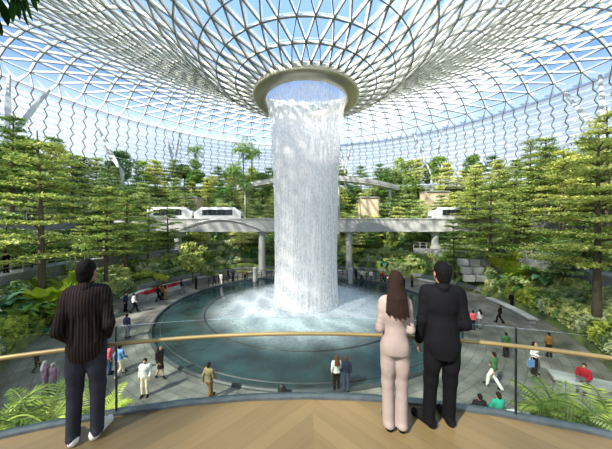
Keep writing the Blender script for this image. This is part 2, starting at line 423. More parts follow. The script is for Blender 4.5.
    # splash: loose drops thrown up where the column lands
    m, nt, b = new_mat('spray_drops'); b.inputs['Base Color'].default_value = (.9, .93, .95, 1); b.inputs['Roughness'].default_value = .2
    nd = 2600; V = []; T = []
    for i in range(nd):
        q = RNG.random(); r = 2.6 + 3.3 * RNG.random() ** 1.6; an = RNG.random() * 2 * PI; z = .15 + max(0, 2.2 - .55 * abs(r - 3.2)) * RNG.random() ** 2.2
        c = np.array([r * math.cos(an), r * math.sin(an), z]); s = .018 + .03 * RNG.random()
        base = len(V)
        for d in ((1, 0, 0), (-.5, .87, 0), (-.5, -.87, 0), (0, 0, 1.6)): V.append(c + s * np.array(d))
        T += [(base, base + 1, base + 3), (base + 1, base + 2, base + 3), (base + 2, base, base + 3), (base, base + 2, base + 1)]
    o = link('spray', mesh_np('spray', V, None, m, T=T), wf); o['kind'] = 'stuff'

    # ---- oculus ring
    M['champagne'] = simple('champagne_metal', srgb(186, 180, 158), .36, metal=.75, var=.05, scale=1.5)
    b_ = MB(); b_.lathe([(5.28, 21.25), (5.36, 20.95), (5.30, 20.70), (5.0, 20.52), (4.6, 20.42), (4.25, 20.42), (4.08, 20.5), (4.02, 20.7), (4.0, 21.4), (4.1, 21.6), (5.1, 21.6)], 96, closed=True)
    ring = tag(b_.build('ceiling_ring', M['champagne'], None, True), 'wide champagne metal ring at the low point of the glass roof', 'ring'); ring.location = (AX[0], AX[1], 0)

    # ---- glass roof
    prof = [(5.25, 21.15), (7.1, 21.65), (8.9, 22.3), (10.6, 23.5), (12.5, 25.2), (14.5, 26.8), (17, 28.4), (20, 30.0), (25, 32.4), (31, 34.8), (37, 36.4), (42, 36.5), (46, 35.3), (48.8, 33.2), (50.3, 30.4), (50.9, 26.5), (51.2, 20), (51, 13)]
    pr = np.array([p[0] for p in prof]); pz = np.array([p[1] for p in prof])
    ls = np.concatenate([[0], np.cumsum(np.hypot(np.diff(pr), np.diff(pz)))])
    # smooth arclength sampling (Catmull-Rom)
    def cat(s):
        i = min(max(np.searchsorted(ls, s) - 1, 0), len(ls) - 2); t = (s - ls[i]) / (ls[i + 1] - ls[i])
        g = lambda a: (lambda p0, p1, p2, p3: .5 * ((2 * p1) + (-p0 + p2) * t + (2 * p0 - 5 * p1 + 4 * p2 - p3) * t * t + (-p0 + 3 * p1 - 3 * p2 + p3) * t ** 3))(a[max(i - 1, 0)], a[i], a[i + 1], a[min(i + 2, len(a) - 1)])
        return g(pr), g(pz)
    S = [0]
    while S[-1] < ls[-1] - 1:
        s = S[-1]; S.append(s + (1.8 if s < 5 else 2.5 if s < 18 else 2.3 if cat(s)[0] < 45 or cat(s)[1] > 32.6 else 1.0))
    rings = [cat(s) for s in S]
    nrm = []
    for i in range(len(rings)):
        a = rings[max(i - 1, 0)]; c = rings[min(i + 1, len(rings) - 1)]; d = (c[0] - a[0], c[1] - a[1]); l = math.hypot(*d); nrm.append((-d[1] / l, d[0] / l))
    n0 = 42; cnts = []; offs = []; n = n0; off = 0.0; wall = []; ribbed = []
    for i, (r, z) in enumerate(rings):
        if n == 4 * n0:
            k = len(wall); wall.append(i); cnts.append(n); offs.append(off + (.13 if k % 2 else -.13) * 2 * PI / n); continue
        if n == n0 and r > 22: n = 2 * n; cnts.append(n); offs.append(off); off = off + PI / n; continue
        if n == 2 * n0 and r > 45 and z < 32.6: n = 4 * n0; off = offs[-1] - PI / n; wall.append(i); cnts.append(n); offs.append(off); continue
        cnts.append(n); offs.append(off)
        if r > 29: ribbed.append(i)          # from here on the ribs run straight outwards
        else: off += PI / n
    # note: offsets advance by half a cell each ring
    P = []; NM = []; start = []
    for (r, z), (nr_, nz), n, o in zip(rings, nrm, cnts, offs):
        start.append(len(P))
        for k in range(n):
            a = o + 2 * PI * k / n
            P.append((AX[0] + r * math.cos(a), AX[1] + r * math.sin(a), z)); NM.append((nr_ * math.cos(a), nr_ * math.sin(a), nz))
    P = np.array(P); NM = np.array(NM); diag = []; hoop = []; tris = []; uvs = []; mull = []; whoop = []; TU = [(0, 0), (1, 0), (0, 1)]
    for i in range(len(rings)):
        n = cnts[i]; s = start[i]
        (whoop if i in wall[1:] else hoop).extend([(s + k, s + (k + 1) % n) for k in range(n)])
        if i + 1 < len(rings):
            n2 = cnts[i + 1]; s2 = start[i + 1]
            if i in wall:                       # upright glazing: mullions with a slight zigzag
                for k in range(n):
                    k1 = (k + 1) % n; mull.append((s + k, s2 + k))
                    tris += [(s + k, s + k1, s2 + k1), (s + k, s2 + k1, s2 + k)]; uvs += [(0, .3), (0, .3), (.33, .3), (0, .3), (.33, .3), (.33, .3)]
            elif i + 1 in wall:                 # each rib splits in two
                for k in range(n):
                    k1 = (k + 1) % n; diag += [(s + k, s2 + 2 * k), (s + k, s2 + 2 * k + 1)]
                    tris += [(s + k, s2 + 2 * k, s2 + 2 * k + 1), (s + k, s2 + 2 * k + 1, s + k1), (s + k1, s2 + 2 * k + 1, s2 + (2 * k + 2) % n2)]; uvs += TU * 3
            elif i in ribbed and i + 1 in ribbed:
                for k in range(n):
                    k1 = (k + 1) % n; mull.append((s + k, s2 + k)); right = math.cos(offs[i] + 2 * PI * (k + .5) / n) > 0
                    diag.append((s + k, s2 + k1) if not right else (s + k1, s2 + k))
                    tris += [(s + k, s + k1, s2 + k1), (s + k, s2 + k1, s2 + k)] if not right else [(s + k, s + k1, s2 + k), (s + k1, s2 + k1, s2 + k)]; uvs += TU * 2
            elif n2 == n:   # outer node k sits half a cell past inner node k
                for k in range(n):
                    diag += [(s + k, s2 + k), (s + (k + 1) % n, s2 + k)]
                    tris += [(s + k, s + (k + 1) % n, s2 + k), (s + (k + 1) % n, s2 + (k + 1) % n, s2 + k)]; uvs += TU * 2
            else:           # the cells halve
                sh = int(round((offs[i] - offs[i + 1]) / (2 * PI / n2)))
                for k in range(n):
                    c = (2 * k + sh) % n2
                    diag += [(s + k, s2 + c), (s + k, s2 + (c + 1) % n2), (s + (k + 1) % n, s2 + (c + 1) % n2)]
                    tris += [(s + k, s2 + c, s2 + (c + 1) % n2), (s + k, s2 + (c + 1) % n2, s + (k + 1) % n), (s + (k + 1) % n, s2 + (c + 1) % n2, s2 + (c + 2) % n2)]; uvs += TU * 3
    def beams(E, w, d0, d1, far=0):
        E = np.array(E); A = P[E[:, 0]]; B = P[E[:, 1]]; n_ = NM[E[:, 0]] + NM[E[:, 1]]; n_ /= np.linalg.norm(n_, axis=1)[:, None]
        t = B - A; t /= np.linalg.norm(t, axis=1)[:, None]; sd = np.cross(t, n_); sd /= np.linalg.norm(sd, axis=1)[:, None]; sd *= w / 2
        if far: d1 = d1 + far * np.clip((np.hypot(A[:, 0] - AX[0], A[:, 1] - AX[1]) - 14) / 10, 0, 1)[:, None]
        c = [A - sd + n_ * d0, A + sd + n_ * d0, A + sd + n_ * d1, A - sd + n_ * d1, B - sd + n_ * d0, B + sd + n_ * d0, B + sd + n_ * d1, B - sd + n_ * d1]
        V = np.stack(c, 1).reshape(-1, 3); o = np.arange(len(E))[:, None] * 8
        q = np.array([(0, 1, 5, 4), (1, 2, 6, 5), (2, 3, 7, 6), (3, 0, 4, 7)]).ravel()
        return V, (o + q).reshape(-1, 4)
    M['roof_tube'] = simple('roof_steel', srgb(128, 130, 116), .4, metal=.3, var=.06, scale=2)
    M['roof_fin'] = simple('white_roof_fin', srgb(244, 243, 238), .5, var=.02, scale=1)
    roof = bpy.data.objects.new('ceiling', None); COL.objects.link(roof); struct(roof, 'vast doughnut shaped glass roof of white triangular steel lattice', 'roof')
    V1, Q1 = beams(diag, .075, -.04, .05); V3_, Q3_ = beams(mull, .13, -.09, .06); V2, Q2 = beams(hoop, .085, -.06, .04)
    link('lattice_tubes', mesh_np('lattice_tubes', np.concatenate([V1, V2, V3_]), np.concatenate([Q1, Q2 + len(V1), Q3_ + len(V1) + len(V2)]), M['roof_tube']), roof)
    V1, Q1 = beams(diag, FINW, .07, FIND, .06); V2, Q2 = beams(hoop, .07, .06, .26, .1)
    link('wall_slats', mesh_np('wall_slats', *beams(whoop, .07, .05, .3), M['roof_fin']), roof)
    link('lattice_fins', mesh_np('lattice_fins', np.concatenate([V1, V2]), np.concatenate([Q1, Q2 + len(V1)]), M['roof_fin']), roof)
# each pane carries a white printed band along its edges
    m, nt, bs = new_mat('fritted_roof_glass'); nt.nodes.remove(bs); out = nt.nodes['Material Output']
    uv = N(nt, 'ShaderNodeUVMap'); sx = N(nt, 'ShaderNodeSeparateXYZ'); nt.links.new(uv.outputs[0], sx.inputs[0])
    def mt(op, a, b_):
        n = N(nt, 'ShaderNodeMath', operation=op)
        for i, v in enumerate((a, b_)):
            if isinstance(v, (int, float)): n.inputs[i].default_value = v
            else: nt.links.new(v, n.inputs[i])
        return n.outputs[0]
    mn_ = mt('MINIMUM', mt('MINIMUM', sx.outputs[0], sx.outputs[1]), mt('SUBTRACT', mt('SUBTRACT', 1.0, sx.outputs[0]), sx.outputs[1]))
    geo = N(nt, 'ShaderNodeNewGeometry'); vs = N(nt, 'ShaderNodeVectorMath', operation='SUBTRACT'); nt.links.new(geo.outputs['Position'], vs.inputs[0]); vs.inputs[1].default_value = (AX[0], AX[1], 0)
    vm = N(nt, 'ShaderNodeVectorMath', operation='MULTIPLY'); nt.links.new(vs.outputs[0], vm.inputs[0]); vm.inputs[1].default_value = (1, 1, 0)
    le = N(nt, 'ShaderNodeVectorMath', operation='LENGTH'); nt.links.new(vm.outputs[0], le.inputs[0])
    mr = N(nt, 'ShaderNodeMapRange'); mr.inputs[1].default_value = 10; mr.inputs[2].default_value = 26; mr.inputs[3].default_value = .02; mr.inputs[4].default_value = .045; nt.links.new(le.outputs['Value'], mr.inputs[0])
    mr2 = N(nt, 'ShaderNodeMapRange'); mr2.inputs[1].default_value = 49.7; mr2.inputs[2].default_value = 50.5; mr2.inputs[3].default_value = 0; mr2.inputs[4].default_value = .16; nt.links.new(le.outputs['Value'], mr2.inputs[0])
    band = mt('LESS_THAN', mn_, mt('ADD', mr.outputs[0], mr2.outputs[0]))
    fr_ = mt('MULTIPLY', band, .82)
    t = N(nt, 'ShaderNodeBsdfTransparent'); t.inputs['Color'].default_value = (.94, .97, .98, 1)
    tl = N(nt, 'ShaderNodeBsdfTranslucent'); tl.inputs['Color'].default_value = (.62, .64, .65, 1)
    df = N(nt, 'ShaderNodeBsdfDiffuse'); df.inputs['Color'].default_value = (.92, .93, .92, 1)
    ml = N(nt, 'ShaderNodeMixShader'); ml.inputs[0].default_value = .35; nt.links.new(tl.outputs[0], ml.inputs[1]); nt.links.new(df.outputs[0], ml.inputs[2])
    ms = N(nt, 'ShaderNodeMixShader'); nt.links.new(fr_, ms.inputs[0]); nt.links.new(t.outputs[0], ms.inputs[1]); nt.links.new(ml.outputs[0], ms.inputs[2])
    nt.links.new(ms.outputs[0], out.inputs['Surface'])
    me = mesh_np('glass_panes', P + NM * (FIND + .18), None, m, T=tris)
    ul = me.uv_layers.new(name='UVMap'); ul.data.foreach_set('uv', np.array(uvs, np.float32).ravel())
    link('glass_panes', me, roof)
FINW = .06; FIND = .36
build_env()

# ================================================================== plants
def leaf_quads(C, size, nrm=None, spread=.5, aspect=.6, bend=0):
    """one leaf-shaped quad per centre; nrm mean normal (n,3) or None for random"""
    C = np.asarray(C, float); n = len(C)
    nr = RNG.normal(size=(n, 3)) * spread + (np.array([0, 0, 1.0]) if nrm is None else nrm)
    nr /= np.linalg.norm(nr, axis=1)[:, None] + 1e-9
    t = np.cross(nr, RNG.normal(size=(n, 3))); t /= np.linalg.norm(t, axis=1)[:, None] + 1e-9
    b = np.cross(nr, t); s = (size * (.7 + .6 * RNG.random(n)))[:, None]
    V = np.stack([C - t * s, C + b * s * aspect, C + t * s, C - b * s * aspect], 1).reshape(-1, 3)
    Q = np.arange(4 * n).reshape(-1, 4)
    return V, Q

def layered_tree(H, R, tiers, seed, leaf=.105, first=.28, dens=1.0, thick=.16):
    """flat layers of foliage on whorls of level branches round a straight trunk"""
    global RNG
    rg = np.random.default_rng(seed); RNG = rg
    tr = MB(); lean = (rg.random(2) - .5) * .5
    P_ = [(lean[0] * t * t, lean[1] * t * t, H * t) for t in np.linspace(0, 1, 9)]
    tr.tube(P_, [max(.03, .021 * H * (1 - .85 * t)) for t in np.linspace(0, 1, 9)], 7)
    br = MB(); C = []
    for k in range(tiers):
        t = first + (1 - first) * (k + .3) / tiers; z = H * t
        u = (t - first) / (1 - first)
        rt = R * (.55 + .9 * u - 1.0 * u * u) * (1.1 - .75 * u) * (.82 + .36 * rg.random()) * 1.25
        nb = 6 + int(rg.integers(0, 3)); a0 = rg.random() * 6.28
        for j in range(nb):
            a = a0 + 2 * PI * j / nb + (rg.random() - .5) * .4; L = rt * (.7 + .45 * rg.random()); zz = z + (rg.random() - .5) * .18 * H / tiers * 2
            cx, cy = lean[0] * t * t, lean[1] * t * t; rise = .02 * H * (rg.random() - .2)
            e = (cx + L * math.cos(a), cy + L * math.sin(a), zz + rise)
            br.tube([(cx, cy, zz - .02 * H), ((cx + e[0]) / 2, (cy + e[1]) / 2, zz + rise * .8), e], [.05, .035, .012], 4, False)
            npad = max(2, int(L / .55))
            for q in range(npad):
                f = .3 + .75 * (q + .5) / npad
                pc = np.array([cx + (e[0] - cx) * f, cy + (e[1] - cy) * f, zz + rise * f + .04])
                pr = .34 + .30 * L * f * .45 + .1
                m = int(50 * dens * (pr / .6) ** 2) + 8
                off = rg.normal(size=(m, 3)) * np.array([pr * .55, pr * .55, thick * .45])
                C.append(pc + off)
    C = np.concatenate(C)
    V, Q = leaf_quads(C, leaf, spread=.55)
    return tr, br, V, Q

def round_tree(H, R, seed, n=2600, leaf=.2, zs=1.0, trunk=.35):
    global RNG
    rg = np.random.default_rng(seed); RNG = rg
    tr = MB(); tr.tube([(0, 0, 0), (.05, .02, H * .3), (0, 0, H * .6), (0, .04, H * .85)], [.022 * H, .017 * H, .012 * H, .004 * H], 7)
    br = MB(); blobs = []
    for k in range(16):
        a = rg.random() * 6.28; u = rg.random(); q = R * (.25 + .5 * rg.random()); z = H * (trunk + (1 - trunk) * (.15 + .75 * u)); q *= math.sin(PI * (.12 + .8 * u)) + .1
        c = np.array([q * math.cos(a), q * math.sin(a), z]); blobs.append((c, R * (.28 + .2 * rg.random())))
        br.tube([(0, 0, z * .7), tuple(c * .5 + np.array([0, 0, z * .45])), tuple(c)], [.04, .03, .01], 4, False)
    C = []; NR = []
    for c, r in blobs:
        d = rg.normal(size=(n // 16, 3)); d /= np.linalg.norm(d, axis=1)[:, None]
        C.append(c + d * r * (.75 + .3 * rg.random((len(d), 1))) * np.array([1, 1, .7 * zs])); NR.append(d * .8 + [0, 0, .5])
    V, Q = leaf_quads(np.concatenate(C), leaf, np.concatenate(NR), .45)
    return tr, br, V, Q

def frond_geo(L, droop, w, leaflets, seed, up=1.0, leafw=.035):
    """one arching frond: midrib points and leaflet quads, pointing +x"""
    rg = np.random.default_rng(seed); pts = []
    for i in range(11):
        t = i / 10; pts.append(np.array([L * t * (1 - .15 * t * droop), 0, L * (up * t - droop * t * t)]))
    V = []; Q = []
    for i in range(leaflets):
        t = .12 + .88 * i / leaflets; f = t * 10; k = min(9, int(f)); p = pts[k] + (pts[k + 1] - pts[k]) * (f - k); d = pts[k + 1] - pts[k]; d /= np.linalg.norm(d)
        ll = w * math.sin(PI * min(1, .12 + .86 * t)) ** .7
        for s in (-1, 1):
            dirv = np.array([d[0] * .55, s, d[2] * .55 - .25 + rg.normal() * .1]); dirv /= np.linalg.norm(dirv)
            o = len(V); b = d * leafw
            V += [p, p + dirv * ll * .5 + b, p + dirv * ll, p + dirv * ll * .5 - b]; Q.append((o, o + 1, o + 2, o + 3))
    return pts, np.array(V), np.array(Q)

def rotz(V, a, tilt=0):
    ca, sa = math.cos(a), math.sin(a); return V @ np.array([[ca, -sa, 0], [sa, ca, 0], [0, 0, 1]]).T

def frond_plant(nf, L, droop, w, leaflets, seed, up=1.0, z0=0, leafw=.035, jitter=.25):
    rg = np.random.default_rng(seed); Vs = []; Qs = []; rib = MB(); o = 0
    for k in range(nf):
        l = L * (.75 + .4 * rg.random()); u = up * (.5 + rg.random()); pts, V, Q = frond_geo(l, droop * (.8 + .4 * rg.random()) * (u * .6 + .4), w, leaflets, seed * 31 + k, u, leafw)
        a = 2 * PI * k / nf * 1.618 * 2 + rg.random() * jitter
        V = rotz(V, a) + [0, 0, z0]; Vs.append(V); Qs.append(Q + o); o += len(V)
        rib.tube([tuple(q) for q in rotz(np.array(pts), a) + [0, 0, z0]], [.016] * 11, 3, False)
    return rib, np.concatenate(Vs), np.concatenate(Qs)

def blade_geo(base, dirv, L, W, droop, fold=.25, seg=6, up=1.0):
    """one broad leaf blade, pointed, arching over"""
    dirv = np.array(dirv, float); side = np.array([-dirv[1], dirv[0], 0]); V = []; Q = []
    for i in range(seg + 1):
        t = i / seg; c = np.array(base) + dirv * L * t + np.array([0, 0, L * (up * t - droop * t * t)]); w = W * math.sin(PI * (.06 + .92 * t)) ** .8
        V += [c - side * w + [0, 0, w * fold], c, c + side * w + [0, 0, w * fold]]
    for i in range(seg):
        for s in (0, 1): Q.append((i * 3 + s, i * 3 + s + 1, i * 3 + 4 + s, i * 3 + 3 + s))
    return np.array(V), np.array(Q)

def blade_plant(nl, L, W, droop, seed, up=1.1, z0=0):
    rg = np.random.default_rng(seed); Vs = []; Qs = []; o = 0
    for k in range(nl):
        a = k * 2.4 + rg.random() * .5; u = up * (.45 + .9 * rg.random()); l = L * (.7 + .5 * rg.random())
        V, Q = blade_geo((0, 0, z0), (math.cos(a), math.sin(a), 0), l, W * (.8 + .4 * rg.random()), droop * (.7 + .5 * rg.random()), up=u)
        Vs.append(V); Qs.append(Q + o); o += len(V)
    return np.concatenate(Vs), np.concatenate(Qs)

LEAF = {}
def leaf_materials():
    LEAF['tree'] = leaf_mat('tree_leaf', srgb(112, 144, 66), srgb(220, 222, 124), .36)
    LEAF['tree_light'] = leaf_mat('light_tree_leaf', srgb(140, 166, 92), srgb(232, 232, 156), .38)
    LEAF['dark'] = leaf_mat('dark_leaf', srgb(68, 98, 48), srgb(136, 158, 84), .32)
    LEAF['palm'] = leaf_mat('palm_leaf', srgb(82, 128, 58), srgb(160, 188, 84), .4)
    LEAF['shrub'] = leaf_mat('shrub_leaf', srgb(98, 136, 74), srgb(206, 218, 142), .34)
    LEAF['pale'] = leaf_mat('pale_leaf', srgb(140, 164, 116), srgb(214, 220, 168), .35)
    LEAF['yellow'] = leaf_mat('yellow_leaf', srgb(160, 184, 52), srgb(218, 224, 96), .45)
    LEAF['fern'] = leaf_mat('fern_leaf', srgb(92, 128, 46), srgb(200, 210, 96), .4, 2.5)
    LEAF['red'] = leaf_mat('red_flower', srgb(170, 18, 28), srgb(226, 56, 54), .3, 3)
    LEAF['rust'] = leaf_mat('rust_leaf', srgb(134, 66, 44), srgb(206, 116, 80), .3, 3)
    LEAF['blue'] = leaf_mat('blue_green_leaf', srgb(70, 122, 92), srgb(140, 180, 136), .3, 2)
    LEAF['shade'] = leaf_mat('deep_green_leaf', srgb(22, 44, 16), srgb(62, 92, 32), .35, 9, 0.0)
    M['bark'] = simple('pale_bark', srgb(92, 82, 64), .85, var=.3, scale=14, bump=.4)
    M['bark_dark'] = simple('dark_bark', srgb(64, 56, 44), .85, var=.3, scale=14, bump=.4)

def make_proto(name, tr, br, V, Q, lm, bark='bark'):
    t = bpy.data.objects.new(name, None); COL.objects.link(t)
    if tr: tr.build('trunk', M[bark], t, True)
    if br and br.v: br.build('branches', M[bark], t)
    f = link('foliage', mesh_np('foliage', V, Q, LEAF[lm]), t)
    return t
PROTO = {}; USED = {}
def proto(key, root): PROTO[key] = root; USED[key] = 0
def plant(key, x, y, label, cat='tree', group=None, s=1.0, rz=None, z=None, sz=None, leafmat=None, name=None):
    root = PROTO[key]
    o = root if USED[key] == 0 else copy_tree(root)
    USED[key] += 1
    if z is None: z = terr(x, y) - .06
    o.location = (x, y, z); o.rotation_euler = (0, 0, rz if rz is not None else random.random() * 6.28)
    o.scale = (s, s, sz if sz else s)
    for k in ('label', 'category', 'group'):
        if k in o: del o[k]
    tag(o, label, cat, group)
    if name: o.name = name
    if leafmat:
        for c in o.children:
            if c.name.startswith('foliage'):
                c.material_slots[0].link = 'OBJECT'; c.material_slots[0].material = LEAF[leafmat]
    elif USED[key] > 1:
        for c in o.children:
            if c.material_slots: c.material_slots[0].link = 'DATA'
    return o
leaf_materials()
for i, (H, R, T, ff) in enumerate([(12, 3.3, 8, .25), (13, 3.8, 7, .24), (11, 3.0, 8, .3), (14, 4.0, 9, .3)]):
    proto('lay%d' % i, make_proto('layered_tree', *layered_tree(H, R, T, 11 + i, first=ff), 'tree'))
for i, (H, R, T) in enumerate([(6, 2.2, 6), (6.5, 2.6, 6), (5.5, 1.9, 6)]):
    proto('sml%d' % i, make_proto('layered_tree', *layered_tree(H, R, T, 31 + i, leaf=.125, first=.25, dens=.6, thick=.2), 'tree_light'))
for i, (H, R) in enumerate([(6, 2.4), (7, 2.6)]):
    proto('rnd%d' % i, make_proto('bushy_tree', *round_tree(H, R, 51 + i, 4200, .15, trunk=.12), 'dark', 'bark_dark'))
proto('young', make_proto('bushy_tree', *round_tree(4.5, 1.7, 60, 2200, .17, trunk=.3), 'yellow'))
for i in range(2):
    rg = np.random.default_rng(70 + i)
    rib, V, Q = frond_plant(15, 3.0, .95, .75, 26, 71 + i, 1.1, 6.0, .05)
    tr = MB(); tr.tube([(0, 0, 0), (.1, 0, 2), (.12, .03, 4.4), (0, 0, 6.05)], [.17, .12, .11, .12], 8)
    t = make_proto('palm_tree', tr, None, V, Q, 'palm'); rib.build('frond_ribs', LEAF['palm'], t); proto('palm%d' % i, t)
for i in range(3):   # shrubs
    _, _, V, Q = round_tree(1.5, .95, 80 + i, 900, .13, trunk=.0)
    t = make_proto('shrub', None, None, V, Q, ['shrub', 'pale', 'shrub'][i]); proto('shr%d' % i, t)
rib, V, Q = frond_plant(26, 1.45, 1.0, .30, 24, 91, 1.0, .1, .017); t = make_proto('fern', None, None, V, Q, 'fern'); rib.build('frond_ribs', LEAF['fern'], t); proto('fern0', t)
rib, V, Q = frond_plant(24, 1.2, .8, .30, 20, 92, 1.2, .1, .018); t = make_proto('fern', None, None, V, Q, 'fern'); rib.build('frond_ribs', LEAF['fern'], t); proto('fern1', t)
V, Q = blade_plant(16, 1.9, .24, 1.0, 95, 1.3, .1); proto('ban0', make_proto('broadleaf_plant', None, None, V, Q, 'palm'))
V, Q = blade_plant(11, 1.5, .34, .9, 96, 1.1, .1); proto('ban1', make_proto('broadleaf_plant', None, None, V, Q, 'blue'))
# fan palm: round pleated fans on stalks
def fan_palm(seed):
    rg = np.random.default_rng(seed); Vs = []; Qs = []; st = MB(); o = 0
    for k in range(9):
        a = k * 2.4; el = .5 + .8 * rg.random(); L = 1.3 + .5 * rg.random(); d = np.array([math.cos(a) * math.cos(el), math.sin(a) * math.cos(el), math.sin(el)]); c = d * L
        st.tube([(0, 0, 0), tuple(c * .6 + [0, 0, .08]), tuple(c)], .02, 4, False)
        u = np.cross(d, [0, 0, 1]); u /= np.linalg.norm(u); v = d
        m = 17; R_ = .85 + .25 * rg.random(); V = [c]
        nn = np.cross(u, v)
        for j in range(m + 1):
            th = -PI * .78 + 2 * PI * .78 * j / m; rr = R_ * (1 if j % 2 else .82)
            V.append(c + (u * math.sin(th) + v * math.cos(th)) * rr + nn * (.07 if j % 2 else -.03) - np.array([0, 0, .12 * rr]))
        V = np.array(V); Q = [(0, j, j + 1, j + 2) for j in range(1, m, 2)]
        Vs.append(V); Qs.append(np.array(Q) + o); o += len(V)
    t = make_proto('fan_palm', None, None, np.concatenate(Vs), np.concatenate(Qs), 'yellow'); st.build('stalks', LEAF['palm'], t); return t
proto('fan', fan_palm(98))

def scatter_bed(name, pts, leaf, lm, label, cat, nrm_up=.6, h=.35):
    """a dense planted bed nobody could count leaf by leaf"""
    global RNG
    RNG = np.random.default_rng(len(pts))
    C = np.array(pts); C = C + RNG.random(C.shape) * [0, 0, h]
    V, Q = leaf_quads(C, leaf, None, nrm_up)
    o = link(name, mesh_np(name, V, Q, LEAF[lm])); return tag(o, label, cat, kind='stuff')

def pol(r, a):      # a: degrees round the axis, 0 towards the balcony, 90 right, 180 behind the water
    t = math.radians(a); return AX[0] + r * math.sin(t), AX[1] - r * math.cos(t)

# ---- undergrowth over the terraces, in patches of different leaf
rs = random.Random(5)
from mathutils import noise as mn
patch = {'shrub': [], 'tree_light': [], 'pale': [], 'dark': [], 'fern': []}
keys = list(patch)
for i in range(330000):
    near = i > 250000
    a = rs.uniform(20, 340); r = (R0 + .2 + 3.2 * rs.random()) if near else R0 + .2 + 28.5 * rs.random() ** 1.4
    x, y = pol(r, a)
    if y < -6 or abs(x) > 1.9 * max(y, 0) + 14 or (x * x + (y + 5.5) ** 2 < 135): continue
    if r < 21.25 and (231 < a < 259 or 99 < a < 129 or 139 < a < 226): continue
    if 24.0 < r < 26.2 and (226 < a < 296 or 64 < a < 132): continue
    if 32.4 < r < 34.6 and (236 < a < 292 or 66 < a < 126): continue
    v = mn.noise(Vector((x * .22, y * .22, 3))) + .35 * mn.noise(Vector((x * .9, y * .9, 9)))
    k = keys[min(4, max(0, int((v + .55) * 4.6)))]
    bump = .5 * max(0, mn.noise(Vector((x * .5, y * .5, 1))) + .3)
    patch[k].append((x, y, terr(x, y) + .05 + bump * rs.random()))
Vs = []; Qs = []; mi = []; o = 0
for i, k in enumerate(keys):
    RNG = np.random.default_rng(i); C = np.array(patch[k]); C = C + RNG.random(C.shape) * [0, 0, .45]
    V, Q = leaf_quads(C, .15, None, .7); Vs.append(V); Qs.append(Q + o); o += len(V); mi += [i] * len(Q)
me = mesh_np('undergrowth', np.concatenate(Vs), np.concatenate(Qs))
for k in keys: me.materials.append(LEAF[k])
me.polygons.foreach_set('material_index', np.array(mi, np.int32))
tag(link('undergrowth', me), 'mixed green ground cover spread over the hillside terraces', 'ground cover', kind='stuff')
# ================================================================== trees set out on the hillside
rs = random.Random(11)
def side(a): a %= 360; return 'on the left slope' if a > 205 else ('on the right slope' if a < 155 else 'on the slope behind the waterfall')
def tier(r): return 'lower' if r < 27 else ('middle' if r < 36 else 'upper')
# big single trees of the nearer terraces: (kind, pixel x, depth, scale, label)
BIG = [
 ('lay1', 42, 21, 1.12, 'tallest layered tree near the left edge, dark trunk rising beside the shirted man'),
 ('lay2', 106, 27, 1.02, 'layered tree right of the dark shirted man, on the planted bank by the plaza'),
 ('lay0', 126, 31, .95, 'slim layered tree on the bank above the left red flower bed'),
 ('lay3', 12, 29, .9, 'layered tree at the very left edge behind the tallest one'),
 ('lay0', 72, 34, .82, 'layered tree rising behind the head of the dark shirted man'),
 ('lay1', 168, 37, .72, 'layered tree in front of the beam left of the monorail car'),
 ('lay2', 148, 35, .75, 'narrow layered tree on the left slope before the white beam'),
 ('lay0', 490, 29.5, 1.0, 'twin trunked layered tree right of the suited man, above the red flowers'),
 ('lay2', 515, 32, .9, 'tall layered tree rising over the yellow fan palm on the right'),
 ('lay2', 454, 33, .72, 'small layered tree just right of the suited head'),
 ('lay3', 545, 34, .85, 'broad layered tree on the right slope near the grey terrace wall'),
 ('lay3', 597, 17, .93, 'large layered tree at the right edge with a thick bare trunk'),
 ('lay1', 562, 29, .9, 'layered tree behind the large one at the right edge'),
 ('lay1', 608, 26, 1.05, 'layered tree cut by the right edge above the path'),
 ('lay3', 475, 38, .8, 'layered tree on the right slope beyond the twin trunked one'),
 ('lay0', 530, 40, .9, 'layered tree high on the right slope above the grey wall'),
]
for key, px, d, s, lab in BIG:
    x = (px - 306) / F * d; o = plant(key, x, d, lab, 'tree', None, s)
# forest of the hill, row by row
taken = [((px - 306) / F * d, d) for _, px, d, _, _ in BIG]
cnt = 0
for row, (r, n, keys_, s0) in enumerate([(23.5, 14, ('sml0', 'sml1', 'sml2'), .75), (27, 17, ('sml0', 'sml1', 'lay2'), .85), (31, 20, ('sml1', 'sml2', 'rnd0'), .95), (35, 24, ('sml0', 'sml1', 'lay0'), .95),
                                        (39, 26, ('sml1', 'sml2', 'rnd1'), 1.0), (43, 34, ('sml0', 'rnd0', 'sml2'), 1.0), (45.3, 38, ('sml0', 'rnd1', 'sml1'), 1.05), (47.2, 44, ('rnd0', 'rnd1', 'sml1'), 1.0)]):
    for j in range(n):
        a = 62 + (298 - 62) * (j + .5 * (row % 2) + rs.uniform(-.25, .25)) / n
        rr = r + rs.uniform(-1, 1); x, y = pol(rr, a)
        if abs(x) > 1.24 * y + 2 or min(math.hypot(x - p, y - q) for p, q in taken) < (2.6 if rr < 42 else 1.9): continue
        if abs(y - 41.2) < 2.2 and rr < 34 : continue
        if min(math.hypot(x - p, y - q) for p, q in taken) < 2.0: continue
        taken.append((x, y)); key = rs.choice(keys_)
        s = s0 * rs.uniform(.8, 1.15) * (.62 if key.startswith('lay') else 1)
        kind = {'lay': 'tall layered', 'sml': 'small layered', 'rnd': 'rounded'}[key[:3]]
        g = '%s trees %s, %s terraces' % (kind, side(a), tier(rr))
        plant(key, x, y, '%s tree among its like %s, %s terraces' % (kind, side(a), tier(rr)), 'tree', g, s, sz=s * rs.uniform(.9, 1.15), leafmat=rs.choice(['dark', 'tree', 'shrub', 'palm']) if key.startswith('rnd') else None if not key.startswith('sml') else rs.choice(['tree_light', 'tree', 'shrub']))
        cnt += 1
print('forest', cnt)
